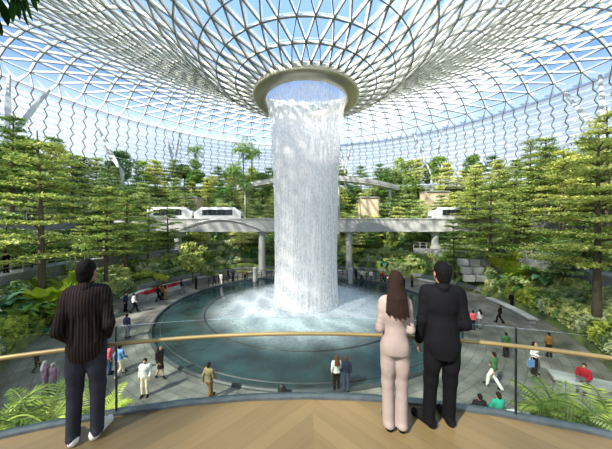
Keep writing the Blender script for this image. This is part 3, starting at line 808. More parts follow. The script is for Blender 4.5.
# palms on the skyline left of the water
for px, py, d, s, key, lab in [(195, 152, 62, 1.0, 'palm0', 'single palm standing above the skyline left of the waterfall'), (243, 150, 58, 1.25, 'palm1', 'tallest palm of the clump close to the left of the waterfall'),
                          (252, 156, 60, 1.1, 'palm0', 'palm touching the left edge of the waterfall'), (234, 170, 55, 1.0, 'palm1', 'lower palm on the left of the palm clump'), (246, 188, 50, .85, 'palm0', 'short palm below the upper walkway left of the waterfall'), (226, 190, 52, .8, 'palm1', 'short palm above the monorail car nose'),
                          (110, 205, 36, .8, 'palm1', 'palm amid the layered trees on the left slope'), (412, 262, 43, .5, 'palm0', 'low palm on the lower terrace behind the dark haired woman')]:
    p = at(px, py, d); x, y = p.x, p.y; h = p.z - terr(x, y)
    plant(key, x, y, lab, 'palm', None, s, sz=max(.45, h / 6.4))
# young yellow green trees near the far plaza edge
for px, d, s, lab in [(193, 34.6, 1.25, 'bright yellow green young tree on the plaza left of the waterfall'), (392, 46, .8, 'yellow green young tree under the beam behind the woman'), (206, 47, .9, 'yellow green young tree beneath the monorail car'), (428, 43, .75, 'yellow green bush tree beside the suited head')]:
    x = (px - 306) / F * d; plant('young', x, d, lab, 'tree', None, s, leafmat='tree' if d < 40 else 'tree_light')
# shrubs, ferns, broad leaves round the plaza edge
cnt = 0
for j in range(230):
    a = 40 + 280 * (j + rs.random()) / 230; r = rs.choice([22.0, 22.6, 23.4, 23.4, 26.9, 28.6]); x, y = pol(r + rs.uniform(-.4, .4), a)
    if abs(x) > 1.22 * y + 1 : continue
    if 222 < a < 300 and 23.9 < r < 26.2: continue
    if 60 < a < 138 and 23.9 < r < 26.2: continue
    key = rs.choice(['shr0', 'shr1', 'shr2', 'fern0', 'fern1', 'ban0', 'ban1', 'shr0'])
    nm = {'shr': 'shrub', 'fer': 'fern', 'ban': 'broadleaf plant'}[key[:3]]
    look = {'shr0': 'mid green', 'shr1': 'pale green', 'shr2': 'leafy', 'fern0': 'arching', 'fern1': 'upright', 'ban0': 'long leaved', 'ban1': 'blue green'}[key]
    plant(key, x, y, '%s %s in the beds %s by the plaza' % (look, nm, side(a)), nm, '%s %ss %s' % (look, nm, side(a)), rs.uniform(.8, 1.3))
# singled out plants
for key, px, py, d, s, lab, cat in [
    ('fan', 62, 268, 21.0, 1.45, 'yellow fan palm with big glowing leaves left of the dark shirted man', 'fan palm'),
    ('fan', 516, 272, 27.5, 1.1, 'yellow fan palm on the right terrace above the red flowers', 'fan palm'),
    ('fan', 506, 262, 29, 1.2, 'smaller yellow fan palm behind the larger one on the right', 'fan palm'),
    ('fan', 160, 262, 33, .7, 'small yellow fan palm under the layered trees on the left bank', 'fan palm'),
    ('ban0', 30, 305, 18.5, 1.1, 'long leaved plant by the path at the left edge', 'broadleaf plant'),
    ('ban1', 15, 322, 17.5, 1.0, 'blue green broadleaf plant in the left bed', 'broadleaf plant'),
    ('ban1', 60, 305, 19.0, 1.0, 'blue green broadleaf plant below the yellow fan palm', 'broadleaf plant')]:
    p = at(px, py, d); plant(key, p.x, p.y, lab, cat, None, s)

for px, d_, s, k in [(362, 47.5, .8, 'sml0'), (375, 47.8, .85, 'sml1'), (423, 48.5, .9, 'sml2'), (442, 48.5, .8, 'sml1'), (352, 48, .9, 'sml2'), (398, 48, .95, 'sml0'), (410, 49.5, 1.05, 'sml1'), (386, 50.5, 1.1, 'sml2'), (250, 48.5, .9, 'sml0'), (222, 49.5, 1.0, 'sml1'), (262, 49, 1.0, 'sml2')]:
    x = (px - 306) / F * d_; sd = 'right' if px > 306 else 'left'
    plant(k, x, d_, 'small layered tree just behind the guideway beam, %s of the waterfall' % sd, 'tree', 'small trees just behind the beam, %s of the waterfall' % sd, s, leafmat='tree_light' if k == 'sml0' else None)

# trees further round on both flanks, mostly outside the picture
for i, (a, r) in enumerate([(303, 27), (309, 31), (301, 34), (312, 37), (304, 41), (296, 45), (310, 46), (57, 27), (50, 31), (60, 35), (52, 40), (62, 45)]):
    x, y = pol(r, a); plant('lay%d' % (i % 4), x, y, 'layered tree on the near %s flank of the garden' % ('left' if a > 180 else 'right'), 'tree', 'trees on the near %s flank' % ('left' if a > 180 else 'right'), .7)
# ================================================================== structures in the garden
def arc_wall(r, w, z0, z1, a0, a1, mat, name, n=None, parent=None):
    """curved wall round the water axis; a in degrees, 0 towards the balcony"""
    n = n or max(4, int(abs(a1 - a0) / 2)); b_ = MB()
    c = .03
    b_.lathe([(r - w / 2, z0), (r - w / 2, z1 - c), (r - w / 2 + c, z1), (r + w / 2 - c, z1), (r + w / 2, z1 - c), (r + w / 2, z0)], n, (AX[0], AX[1], 0), closed=True, a0=math.radians(a0 - 90), a1=math.radians(a1 - 90))
    return b_.build(name, mat, parent)
M['steel_grey'] = simple('grey_painted_steel', srgb(176, 178, 174), .45, metal=.1, var=.05, scale=1)
M['dark_metal'] = simple('dark_metal', srgb(38, 40, 40), .45, metal=.5)
M['tan'] = simple('tan_cladding', srgb(196, 176, 146), .7, var=.08, scale=2)
M['bronze'] = simple('champagne_handrail', srgb(150, 130, 86), .4, metal=.45, var=.08, scale=6)
M['glass'] = glass_mat('clear_glass', (.90, .95, .93, 1), .045)
M['train_glass'] = simple('dark_train_glass', srgb(40, 46, 50), .12, var=.1)
M['train_white'] = simple('white_train_paint', srgb(206, 206, 202), .35, var=.02)
M['light_rubber'] = simple('grey_rubber', srgb(96, 98, 100), .7)

# straight white guideway beam across the garden, on round columns
YB = 41.2
beam = thing('guideway_bridge', 'long straight white guideway beam crossing the garden behind the waterfall', 'bridge', (0, YB, 0))
b_ = MB(); b_.prism([(-31, -.95), (31, -.95), (31, .95), (-31, .95)], 6.95, 9.05); b_.box((0, -1.02, 9.0), (62, .12, .16)); b_.box((0, -1.02, 7.0), (62, .12, .14))
for i in range(-15, 16): b_.box((i * 2.0 + .5, -.97, 8.0), (.05, .05, 2.0))
b_.build('beam', M['white'], beam)
for px in (178, 262, 349, 435):
    x = (px - 306) / F * YB; zt = 6.95; zb = terr(x, YB) - .2
    b_ = MB(); b_.tube([(x, 0, zb), (x, 0, zt)], [.55, .55], 20); b_.tube([(x, 0, zb), (x, 0, zb + .5)], [.75, .75], 20); b_.tube([(x, 0, zt - .5), (x, 0, zt)], [.6, .85], 20)
    b_.build('column', M['white'], beam)

def train(name, label, x0, x1, y, zb, nose0, nose1):
    t = thing(name, label, 'train', ((x0 + x1) / 2, y, zb)); L = (x1 - x0) / 2; h = 1.85; hw = .8
    def sec(x, k, lo=0.0):  # cross-section ring
        return [(x, -hw, lo), (x, -hw, h * .78 * k + lo * (1 - k)), (x, -hw * .75, h * k), (x, hw * .75, h * k), (x, hw, h * .78 * k), (x, hw, lo)]
    b_ = MB(); xs = [(-L, .55 if nose0 else 1), (-L + (1.1 if nose0 else .1), 1), (L - (1.1 if nose1 else .1), 1), (L, .55 if nose1 else 1)]
    vs = []; 
    for x, k in xs: vs += sec(x, k)
    fs = [(i * 6 + j, i * 6 + (j + 1) % 6, (i + 1) * 6 + (j + 1) % 6, (i + 1) * 6 + j) for i in range(3) for j in range(6)] + [tuple(range(6))[::-1], tuple(18 + j for j in range(6))]
    b_.add(vs, fs); b_.build('body', M['train_white'], t)
    gw = L - (1.2 if nose0 or nose1 else .4)
    for s in (-1, 1):
        b_ = MB(); b_.box((0 + (.3 if nose0 and not nose1 else -.3 if nose1 and not nose0 else 0), s * (hw + .005), 1.0), (gw * 2 - .3, .05, .92)); wn = b_.build('window_band', M['train_glass'], t)
        b_ = MB(); k = int(gw * 2 / .75)
        for i in range(k): b_.box((-gw + .3 + i * .75, s * (hw + .04), 1.0), (.05, .02, .92))
        b_.build('window_mullions', M['light_rubber'], wn)
    for s, on in ((-1, nose0), (1, nose1)):
        if on:
            b_ = MB(); b_.add([(s * (L - .93), -hw * .72, h * .97), (s * (L + .02), -hw * .62, h * .50), (s * (L + .02), hw * .62, h * .50), (s * (L - .93), hw * .72, h * .97),
                               (s * (L - .99), -hw * .72, h * .93), (s * (L - .04), -hw * .62, h * .46), (s * (L - .04), hw * .62, h * .46), (s * (L - .99), hw * .72, h * .93)],
                              [(0, 1, 2, 3), (7, 6, 5, 4), (0, 4, 5, 1), (1, 5, 6, 2), (2, 6, 7, 3), (3, 7, 4, 0)])
            b_.build('windscreen', M['train_glass'], t)
            b_ = MB(); b_.box((s * (L - .02), 0, .28), (.1, 1.2, .36)); b_.build('bumper', M['light_rubber'], t)
    b_ = MB(); b_.box((0, 0, .02), (2 * L - .8, 1.2, .1)); b_.build('undercarriage', M['dark_metal'], t)
X = lambda px, y=YB: (px - 306) / F * y
train('monorail_car', 'white monorail car with dark window band and sloping nose, nearest the waterfall', X(196), X(242), YB, 9.05, True, True)
train('monorail_car', 'white monorail car partly behind the left trees, coupled behind the nearest one', X(150), X(194), YB, 9.05, False, True)
train('monorail_car', 'white monorail car standing on the beam above the suited man', X(430), X(478), YB, 9.05, True, False)
# added grey tube standing in for the arched shade on the beam face
shade_arc = thing('shadow_arc', 'low grey tube standing in for an arc of shade on the face of the beam below the monorail car', 'shadow', (X(222), YB - 1.15, 7.0))
b_ = MB(); b_.tube([(7 * t, 0, 1.9 * (1 - t * t)) for t in [i / 12 - 1 for i in range(25)]], .10, 8)
b_.build('shadow_tube', M['steel_grey'], shade_arc)
# upper walkway, bowed, on thin columns
zw = 16.6; arc = thing('upper_walkway', 'curved white upper walkway passing high behind the waterfall', 'bridge', (AX[0], AX[1], 0))
cx, cy, RR = 2.5, 48.0 - AX[1], 17.0       # centre of the bow, behind
CW = lambda a, r: (cx + r * math.sin(math.radians(a)), cy + 28 - r * math.cos(math.radians(a)))
def bow(r0, r1, z0, z1, a0, a1, n=40):
    b_ = MB(); vs = []
    for i in range(n + 1):
        a = a0 + (a1 - a0) * i / n; dz = -abs(a) ** 1.6 * .0035
        for r, z in ((r0, z0), (r0, z1), (r1, z1), (r1, z0)): p = CW(a, r); vs.append((p[0], p[1], z + dz))
    fs = [(i * 4 + j, (i + 1) * 4 + j, (i + 1) * 4 + (j + 1) % 4, i * 4 + (j + 1) % 4) for i in range(n) for j in range(4)] + [(0, 1, 2, 3), tuple(n * 4 + j for j in (3, 2, 1, 0))]
    b_.add(vs, fs); return b_
bow(26.6, 28.4, zw, zw + .35, -38, 38).build('deck', M['white'], arc)
bow(28.36, 28.44, zw + .35, zw + .95, -38, 38).build('front_parapet', M['white'], arc)
bow(26.56, 26.62, zw + .35, zw + .95, -38, 38).build('back_parapet', M['white'], arc)
for a in (-34, -8, 8, 34):
    p = CW(a, 27.5); b_ = MB(); b_.tube([(p[0], p[1], terr(p[0] + AX[0], p[1] + AX[1]) - .2), (p[0], p[1], zw - .2)], .28, 12); b_.build('column', M['steel_grey'], arc)
# middle walkways seen through the falling water
for z, hl, lab in ((13.2, 5.6, 'short grey footbridge seen only through the falling water'),):
    t = thing('footbridge', lab, 'bridge', (-.1, 46.5, z)); b_ = MB(); b_.box((0, 0, .12), (hl * 2, 1.6, .3)); b_.build('deck', M['steel_grey'], t)
    b_ = MB(); b_.box((0, -.8, 1.2), (hl * 2, .06, .07)); [b_.box((x * .7, -.8, .7), (.04, .04, .95)) for x in range(-8, 9)]; b_.build('railing', M['dark_metal'], t)
    for x in (-3.2, 3.2):
        zz = terr(x, 46.5) - z; b_ = MB(); b_.tube([(x, 0, zz - .2), (x, 0, 0)], .22, 10); b_.build('pier', M['steel_grey'], t)

# roof struts
def strut_group(px, py, depth, tops, w, label):
    p = at(px, py, depth); t = thing('roof_strut', label, 'strut', tuple(p))
    for tx, ty, dd in tops:
        q = at(tx, ty, depth + dd) - p; b_ = MB(); n = q.normalized(); b_.tube([(0, 0, 0), tuple(q)], [w, w * .75], 6)
        s = b_.build('arm', M['steel_grey'], t)
        b_ = MB(); L = q.length; b_.box((0, 0, 0), (.01, .01, .01)); b_.v = []; b_.f = []
        b_.tube([tuple(q * .04), tuple(q * .5), tuple(q * .96)], [w * .5, w * 1.45, w * .5], 4); b_.build('stiffener', M['steel_grey'], s)
    b_ = MB(); b_.tube([(0, 0, -5), (0, 0, .1)], [w * 1.6, w * 1.3], 10); b_.build('foot', M['steel_grey'], t)
strut_group(605, 141, 36, [(600, 75, 3), (563, 90, 7)], .34, 'big grey steel V strut rising from the right hillside to the roof')
strut_group(7, 141, 36, [(9, 75, 3), (49, 90, 7)], .34, 'big grey steel V strut rising from the left hillside to the roof')
strut_group(432, 176, 59, [(414, 134, 2), (442, 128, 2)], .26, 'slender grey V strut on the back right skyline')
strut_group(122, 172, 49, [(98, 128, 2), (104, 146, 2)], .30, 'grey V strut behind the trees on the back left skyline')
strut_group(345, 172, 70, [(352, 140, 2), (339, 140, 2)], .22, 'thin V strut just right of the waterfall on the skyline')
strut_group(174, 168, 62, [(166, 132, 2), (180, 132, 2)], .22, 'thin V strut far left of the palms on the skyline')

# pavilions
def pavilion(px, py, depth, wd, ht, label):
    p = at(px, py, depth); t = thing('pavilion', label, 'pavilion', (p.x, p.y, p.z)); b_ = MB(); b_.box((0, 0, ht / 2), (wd, 3, ht)); 
    b_.box((0, 0, -2.5), (wd, 3, 5)); b_.build('walls', M['tan'], t)
    b_ = MB(); b_.box((0, -.1, ht + .1), (wd + .2, 3.3, .12)); b_.build('roof', M['stone_light'], t)
pavilion(368, 208, 50, 3.4, 1.9, 'small tan pavilion in the trees right of the waterfall')
pavilion(434, 201, 52, 4.6, 1.7, 'wider tan pavilion in the trees above the monorail on the right')
pavilion(193, 205, 50, 3.0, 1.3, 'low tan pavilion above the monorail car on the left')

# terrace walls and paths
TW = []
for r, h0, h1, a0, a1, mt, lab in [
    (20.9, 0, .75, 232, 258, 'stone', 'curved grey stone planter wall at the plaza edge behind the shirted man'),
    (20.9, 0, .7, 100, 128, 'stone', 'curved grey stone planter wall at the plaza edge behind the suited man'),
    (20.9, 0, .6, 140, 225, 'stone', 'long low curved planter wall along the far plaza edge')]:
    tag(arc_wall(r, .5, h0 - .1, h1, a0, a1, M[mt], 'planter_wall'), lab, 'wall')
for r, a0, a1, dz, lab in [(25.1, 226, 296, 0, 'grey terrace path across the left hillside'), (25.1, 64, 132, 0, 'grey terrace path across the right hillside'), (33.5, 236, 292, 0, 'upper grey terrace path on the left hillside'), (33.5, 66, 126, 0, 'upper grey terrace path on the right hillside')]:
    x, y = pol(r, (a0 + a1) / 2); z = max(terr(*pol(r - 1, (a0 + a1) / 2)), terr(*pol(r + .9, (a0 + a1) / 2))) + .1
    b_ = MB(); b_.lathe([(r - 1, z - 1.4), (r - 1, z), (r + 1, z), (r + 1, z - 1.4)], int((a1 - a0) / 2), (AX[0], AX[1], 0), closed=True, a0=math.radians(a0 - 90), a1=math.radians(a1 - 90))
    struct(b_.build('path', M['stone']), lab, 'path')
    n = int((a1 - a0) / 2.5)
    t = thing('path_railing', lab.replace('grey', 'thin railing of the').replace('upper thin', 'thin') , 'railing')
    for i in range(n + 1):
        q = pol(r - .9, a0 + (a1 - a0) * i / n); b_ = MB(); b_.box((q[0], q[1], z + .5), (.05, .05, 1.0)); b_.build('post', M['steel_grey'], t)
    for hz in (.55, 1.0):
        bb = MB(); bb.tube([(*pol(r - .9, a0 + (a1 - a0) * i / (n * 2)), z + hz) for i in range(n * 2 + 1)], .025, 5); bb.build('rail', M['steel_grey'], t)
PATHZ = {25.1: None}
# boulders of cut stone on the right bank
rs = random.Random(21)
k = 0
for row in range(3):
    for i in range(4):
        p = at(463 + i * 11 + row * 3, 262 + row * 8, 30.5 - row * .5); w_ = 1.15; d = .8; h = .85
        bm = bmesh.new(); bmesh.ops.create_cube(bm, size=1)
        for v in bm.verts: v.co = Vector((v.co.x * w_ * rs.uniform(.9, 1.1), v.co.y * d, v.co.z * h * rs.uniform(.85, 1.05)))
        bmesh.ops.bevel(bm, geom=bm.edges[:], offset=.07, segments=2, affect='EDGES'); me = bpy.data.meshes.new('stone_block'); bm.to_mesh(me); bm.free(); me.materials.append(M['stone_light'])
        o = link('stone_block', me, None, (p.x, p.y, p.z)); o.rotation_euler = (0, 0, rs.uniform(-.15, .15) - .3)
        tag(o, 'pale cut stone block of the stepped stone bank on the right', 'stone block', 'stone blocks of the right bank'); k += 1
# flower beds
def bed(r0, r1, a0, a1, n, lm, name, label, zof=None, h=.4, leaf=.11):
    pts = []
    for i in range(n):
        a = rs.uniform(a0, a1); r = rs.uniform(r0, r1); x, y = pol(r, a); pts.append((x, y, (terr(x, y) if zof is None else zof) + .05))
    scatter_bed(name, pts, leaf, lm, label, 'flowers', .8, h)
def ang(px, py): p = on_plaza(px, py); return math.degrees(math.atan2(p.x - AX[0], -(p.y - AX[1]))) % 360
# planter boxes with red flowers on the left of the plaza
for px, py, wd, lab, lab2 in [(152, 296, 2.6, 'low grey planter box of red flowers nearer the left trees', 'red flowers massed in the planter nearer the left trees'), (171, 290, 2.4, 'low grey planter box of red flowers nearer the waterfall', 'red flowers massed in the planter nearer the waterfall')]:
    p = on_plaza(px, py); a = math.atan2(p.x - AX[0], -(p.y - AX[1]))
    t = thing('planter_box', lab, 'planter', (p.x, p.y, 0), a); b_ = MB()
    for c, d in (((0, -.5, .25), (wd, .12, .5)), ((0, .5, .25), (wd, .12, .5)), ((-wd / 2, 0, .25), (.12, 1.1, .5)), ((wd / 2, 0, .25), (.12, 1.1, .5))): b_.box(c, d)
    b_.build('walls', M['stone_light'], t); b_ = MB(); b_.box((0, 0, .2), (wd - .1, .95, .4)); b_.build('soil', M['bark_dark'], t)
    pts = []
    for i in range(420):
        u, v = rs.uniform(-wd / 2, wd / 2), rs.uniform(-.5, .5); pts.append((p.x + u * math.cos(a) - v * math.sin(a), p.y + u * math.sin(a) + v * math.cos(a), .42))
    scatter_bed('red_flowers', pts, .09, 'red', lab2, 'flowers', .8, .32)
bed(20.9 + .6, 22.3, 112, 128, 520, 'red', 'red_flowers', 'red flowers massed above the wall right of the suited man')
bed(21.4, 22.4, 138, 158, 620, 'rust', 'rust_flowers', 'rust red plants along the far plaza edge right of the waterfall')
bed(21.4, 22.4, 200, 222, 420, 'rust', 'rust_flowers', 'rust red plants along the far plaza edge left of the waterfall')
bed(21.2, 23.0, 262, 296, 1000, 'rust', 'rust_flowers', 'rust red leafy bed by the paving at the left edge')
# benches: curved stone seats on the plaza
for r, a0, a1, lab in [(18.9, 232, 252, 'curved stone bench on the left of the plaza in front of the planters'), (19.2, 256, 268, 'curved stone bench left of the plaza behind the shirted man'), (18.9, 106, 122, 'curved stone bench on the right of the plaza behind the suited man'),
                       (17.6, 196, 214, 'curved stone bench at the far side left of the waterfall'), (17.6, 146, 166, 'curved stone bench at the far side right of the waterfall'), (19.2, 74, 92, 'curved stone bench on the right of the plaza below the hedge')]:
    t = thing('stone_bench', lab, 'bench'); arc_wall(r, .7, .34, .46, a0, a1, M['stone_light'], 'seat', parent=t); arc_wall(r, .45, 0, .34, a0 + .3, a1 - .3, M['stone'], 'plinth', parent=t)
# far poolside railing
t = thing('poolside_railing', 'dark post and rail barrier along the far edge of the pool', 'railing')
for z in (.45, .75, 1.05):
    b_ = MB(); b_.tube([(*pol(14.5, a), z) for a in range(118, 243, 2)], .035, 5); b_.build('rail', M['dark_metal'], t)
for i in range(42):
    q = pol(14.5, 118 + i * 3); b_ = MB(); b_.box((q[0], q[1], .53), (.09, .09, 1.06)); b_.build('post', M['dark_metal'], t)
# hedge on the right
pts = []
for i in range(5200):
    a = rs.uniform(80, 99.5); r = rs.uniform(20.9, 23.4); x, y = pol(r, a); pts.append((x, y, rs.uniform(0, 1) ** .5 * (1.1 + (r - 20.9) * .55)))
scatter_bed('hedge', pts, .13, 'pale', 'pale clipped hedge bank at the right edge of the plaza', 'hedge', 1.0, .1)
# lamp post
p = at(579.6, 308, 22.0); t = thing('lamp_post', 'slim black lamp post at the right, left of the large bare trunk', 'lamp post', (p.x, p.y, terr(p.x, p.y)))
top = CAMZ + (224.5 - 262) / F * 22.0 - terr(p.x, p.y)
b_ = MB(); b_.tube([(0, 0, 0), (0, 0, .3), (0, 0, .32), (0, 0, top)], [.13, .13, .07, .06], 10); b_.build('pole', M['dark_metal'], t)
b_ = MB(); b_.tube([(0, 0, top), (0, 0, top + .1), (0, 0, top + .14)], [.1, .22, .05], 12); b_.build('lamp_head', M['dark_metal'], t)
# bollard lights at the far side
for px, py, lab in [(350.5, 283, 'white bollard at the pool rail just right of the waterfall'), (255, 281.5, 'white bollard at the pool rail just left of the waterfall')]:
    p = on_plaza(px, py); t = thing('bollard', lab, 'bollard', (p.x, p.y, 0)); b_ = MB(); b_.tube([(0, 0, 0), (0, 0, 1.7)], [.3, .3], 14); b_.build('post', M['white'], t); b_ = MB(); b_.tube([(0, 0, 1.7), (0, 0, 1.95), (0, 0, 2.05)], [.34, .34, .1], 14); b_.build('cap', M['stone_light'], t)
# backpack on the paving near the pool
p = on_plaza(282, 397); t = thing('backpack', 'small black backpack standing on the paving below the pool rim', 'bag', (p.x, p.y, 0))
link('body', sdf_mesh('backpack_body', [('e', (0, 0, .3), (.2, .14, .3)), ('e', (0, -.1, .2), (.15, .09, .15))], .02, M['dark_metal'], .04), t)
b_ = MB(); b_.tube([(0, 0, .56), (.0, -.04, .68), (0, .04, .68), (0, .05, .57)], .015, 6); b_.build('handle', M['light_rubber'], t)

# ================================================================== balcony with timber floor and glass rail
CB = (0.0, -5.5); RB = 8.62
def arcp(a, r=RB): t = math.radians(a); return (CB[0] + r * math.sin(t), CB[1] + r * math.cos(t))
m, nt, b = new_mat('timber_floor'); b.inputs['Roughness'].default_value = .42
geo = N(nt, 'ShaderNodeNewGeometry'); sx = N(nt, 'ShaderNodeSeparateXYZ'); nt.links.new(geo.outputs['Position'], sx.inputs[0])
def mth(op, a, b=None, c=None):
    n = N(nt, 'ShaderNodeMath', operation=op)
    for i, v in enumerate((a, b, c)):
        if v is None: continue
        if isinstance(v, (int, float)): n.inputs[i].default_value = v
        else: nt.links.new(v, n.inputs[i])
    return n.outputs[0]
W_ = 3.6
xo = mth('ADD', sx.outputs[0], W_ - .08)
pp = mth('PINGPONG', xo, W_)                        # chevron columns
v = mth('SUBTRACT', sx.outputs[1], mth('MULTIPLY', pp, 1.0))
pl = mth('DIVIDE', v, .24); pid = mth('FLOOR', pl); pf = mth('FRACT', pl)
cid = mth('FLOOR', mth('DIVIDE', xo, W_))
cb = N(nt, 'ShaderNodeCombineXYZ'); nt.links.new(pid, cb.inputs[0]); nt.links.new(cid, cb.inputs[1])
wn = N(nt, 'ShaderNodeTexWhiteNoise'); nt.links.new(cb.outputs[0], wn.inputs['Vector'])
gv = N(nt, 'ShaderNodeCombineXYZ'); nt.links.new(mth('MULTIPLY', v, 14), gv.inputs[0]); nt.links.new(mth('MULTIPLY', mth('ADD', sx.outputs[1], pp), 1.2), gv.inputs[1]); nt.links.new(mth('MULTIPLY', pid, 3.7), gv.inputs[2])
gn = N(nt, 'ShaderNodeTexNoise'); gn.inputs['Scale'].default_value = 1; gn.inputs['Detail'].default_value = 6; nt.links.new(gv.outputs[0], gn.inputs['Vector'])
rp = N(nt, 'ShaderNodeValToRGB'); rp.color_ramp.elements[0].color = srgb(98, 81, 52); rp.color_ramp.elements[1].color = srgb(132, 111, 74)
mix = mth('ADD', mth('MULTIPLY', wn.outputs['Value'], .55), mth('MULTIPLY', gn.outputs['Fac'], .45)); nt.links.new(mix, rp.inputs['Fac'])
gap = mth('LESS_THAN', pf, .03)
mx = N(nt, 'ShaderNodeMix', data_type='RGBA'); nt.links.new(gap, mx.inputs[0]); nt.links.new(rp.outputs['Color'], mx.inputs[6]); mx.inputs[7].default_value = srgb(98, 80, 50)
nt.links.new(mx.outputs[2], b.inputs['Base Color']); M['timber'] = m
b_ = MB(); b_.prism([arcp(a, RB - .02) for a in range(-66, 67, 2)] + [(7.9, -6), (-7.9, -6)], FLOORZ - .12, FLOORZ)
struct(b_.build('floor', m), 'chevron laid timber balcony floor with a curved front edge', 'floor')
M['shoe'] = simple('blue_grey_metal_edge', srgb(92, 100, 104), .4, metal=.5, var=.2, scale=10)
b_ = MB(); b_.prism([arcp(a, RB + .04) for a in range(-66, 67, 2)] + [(7.9, -6), (-7.9, -6)], FLOORZ - .55, FLOORZ - .12)
struct(b_.build('balcony_slab', M['stone_light']), 'concrete slab edge under the timber balcony', 'slab')
rail = thing('balustrade', 'curved frameless glass balustrade with a champagne handrail on the balcony edge', 'balustrade', (CB[0], CB[1], 0))
def ring_seg(r0, r1, z0, z1, a0, a1, name, mat):
    b_ = MB(); b_.lathe([(r0, z0), (r0, z1), (r1, z1), (r1, z0)], 24, (0, 0, 0), closed=True, a0=PI / 2 - math.radians(a1), a1=PI / 2 - math.radians(a0)); return b_.build(name, mat, rail)
J = [-58, -14.6, 15.9, 58]
for a0, a1 in zip(J, J[1:]): ring_seg(RB + .03, RB + .045, FLOORZ - .05, FLOORZ + 1.0, a0 + .07, a1 - .07, 'glass_panel', M['glass'])
for a in J[1:3]: ring_seg(RB + .02, RB + .055, FLOORZ, FLOORZ + 1.0, a - .03, a + .03, 'glass_joint', M['dark_metal'])
ring_seg(RB - .02, RB + .08, FLOORZ - .12, FLOORZ + .03, -58, 58, 'base_channel', M['shoe'])
b_ = MB(); b_.tube([(*[RB * 0 + q for q in ((RB - .06) * math.sin(math.radians(a)), (RB - .06) * math.cos(math.radians(a)))], FLOORZ + .835) for a in range(-58, 59)], .023, 12); b_.build('handrail', M['bronze'], rail, True)
for a in (-50, -38, -26, -8, 8, 24, 38, 50):
    s, c = math.sin(math.radians(a)), math.cos(math.radians(a)); b_ = MB(); b_.tube([((RB - .06) * s, (RB - .06) * c, FLOORZ + .815), ((RB + .03) * s, (RB + .03) * c, FLOORZ + .79)], .009, 6); b_.build('bracket', M['shoe'], rail)

# curved planters on both sides just outside the glass
for a0, a1, lab in [(-46, -20.5, 'curved stone planter of ferns outside the glass on the left'), (20.5, 46, 'curved stone planter of ferns outside the glass on the right')]:
    t = thing('planter', lab, 'planter', (CB[0], CB[1], 0))
    for nm, r0, r1, z0, z1, mt in (('body', 9.3, 11.1, 0, 4.35, 'stone_dark'), ('soil', 9.42, 10.98, 4.3, 4.4, 'bark_dark')):
        b_ = MB(); b_.lathe([(r0, z0), (r0, z1), (r1, z1), (r1, z0)], 16, (0, 0, 0), closed=True, a0=PI / 2 - math.radians(a1), a1=PI / 2 - math.radians(a0)); b_.build(nm, M[mt], t)
rs = random.Random(8)
for i, (a, r, s, key, lm, lab) in enumerate([
    (-22, 9.9, .72, 'fern0', 'yellow', 'bright yellow green fern seen between the legs of the shirted man'),
    (-20.5, 10.7, .5, 'fern1', 'yellow', 'small yellow fern at the waterfall end of the left planter'),
    (-26, 9.9, .75, 'fern0', None, 'fern just left of the shirted man, close to the glass'),
    (-30, 9.8, .95, 'fern0', 'yellow', 'bright fern at the left edge close to the glass'),
    (-25, 10.8, .7, 'fern1', None, 'upright fern behind the bright ones in the left planter'),
    (-29, 10.9, .9, 'fern0', None, 'arching fern at the back of the left planter'),
    (-34, 10.4, 1.0, 'fern1', None, 'upright fern where the left planter meets the picture edge'),
    (-33, 11.0, .7, 'ban1', None, 'blue green broad leaves among the left ferns'),
    (23, 9.95, .6, 'fern0', 'fern', 'fern nearest the seated pair, at the waterfall end of the right planter'),
    (26, 9.9, .78, 'fern0', 'fern', 'largest fern in the right planter, close to the glass'),
    (29.5, 9.9, .78, 'fern1', 'tree_light', 'upright fern at the right edge close to the glass'),
    (24.5, 10.8, .7, 'fern1', None, 'upright fern behind the nearest one in the right planter'),
    (28, 10.8, .85, 'fern0', None, 'tall arching fern at the back of the right planter'),
    (32, 10.5, .85, 'fern0', 'tree_light', 'arching fern where the right planter meets the picture edge')]):
    x, y = arcp(a, r); plant(key, x, y, lab, 'fern' if key.startswith('fern') else 'broadleaf plant', None, s, z=4.38, leafmat=lm)

# overhanging branch at the top left
br = thing('overhanging_tree', 'dark leafy tree branch hanging into the top left corner', 'tree', tuple(at(-14, -26, 1.6)))
o0 = at(-14, -26, 1.6); V = []; Q = []; rg = np.random.default_rng(3); st = MB()
tips = [(2, 36, 1.6, -6), (-3, 20, 1.6, -4), (8, 26, 1.62, 1), (12, 14, 1.65, 6), (13, 23, 1.6, 14), (20, 20, 1.63, 17), (29, 27, 1.62, 22), (33, 22, 1.6, 26), (38, 12, 1.65, 30), (25, 14, 1.68, 22), (34, 2, 1.65, 24), (4, 8, 1.7, -6), (16, 6, 1.6, 8), (39, 3, 1.7, 28)]
for tx, ty, d, bx in tips:
    a = np.array(at(bx, ty - 26, d) - o0); e = np.array(at(tx, ty, d) - o0); ax_ = e - a; L = np.linalg.norm(ax_); ax_ /= L
    sd = np.cross(ax_, rg.normal(size=3) * .5 + [0, 1, 0]); sd /= np.linalg.norm(sd); o = len(V); W = L * .13
    for i in range(7):
        t = i / 6; c = a + ax_ * L * t; w = W * math.sin(PI * (.05 + .93 * t)) ** .8; nn = np.cross(ax_, sd)
        V += [c - sd * w + nn * w * .3, c, c + sd * w + nn * w * .3]
    Q += [(o + i * 3 + s, o + i * 3 + s + 1, o + i * 3 + 4 + s, o + i * 3 + 3 + s) for i in range(6) for s in (0, 1)]
    st.tube([(0, 0, 0), tuple(a * .5 + [0, 0, .02]), tuple(a)], .006, 5, False)
link('leaves', mesh_np('leaves', V, Q, LEAF['shade']), br); st.build('twigs', M['bark_dark'], br)

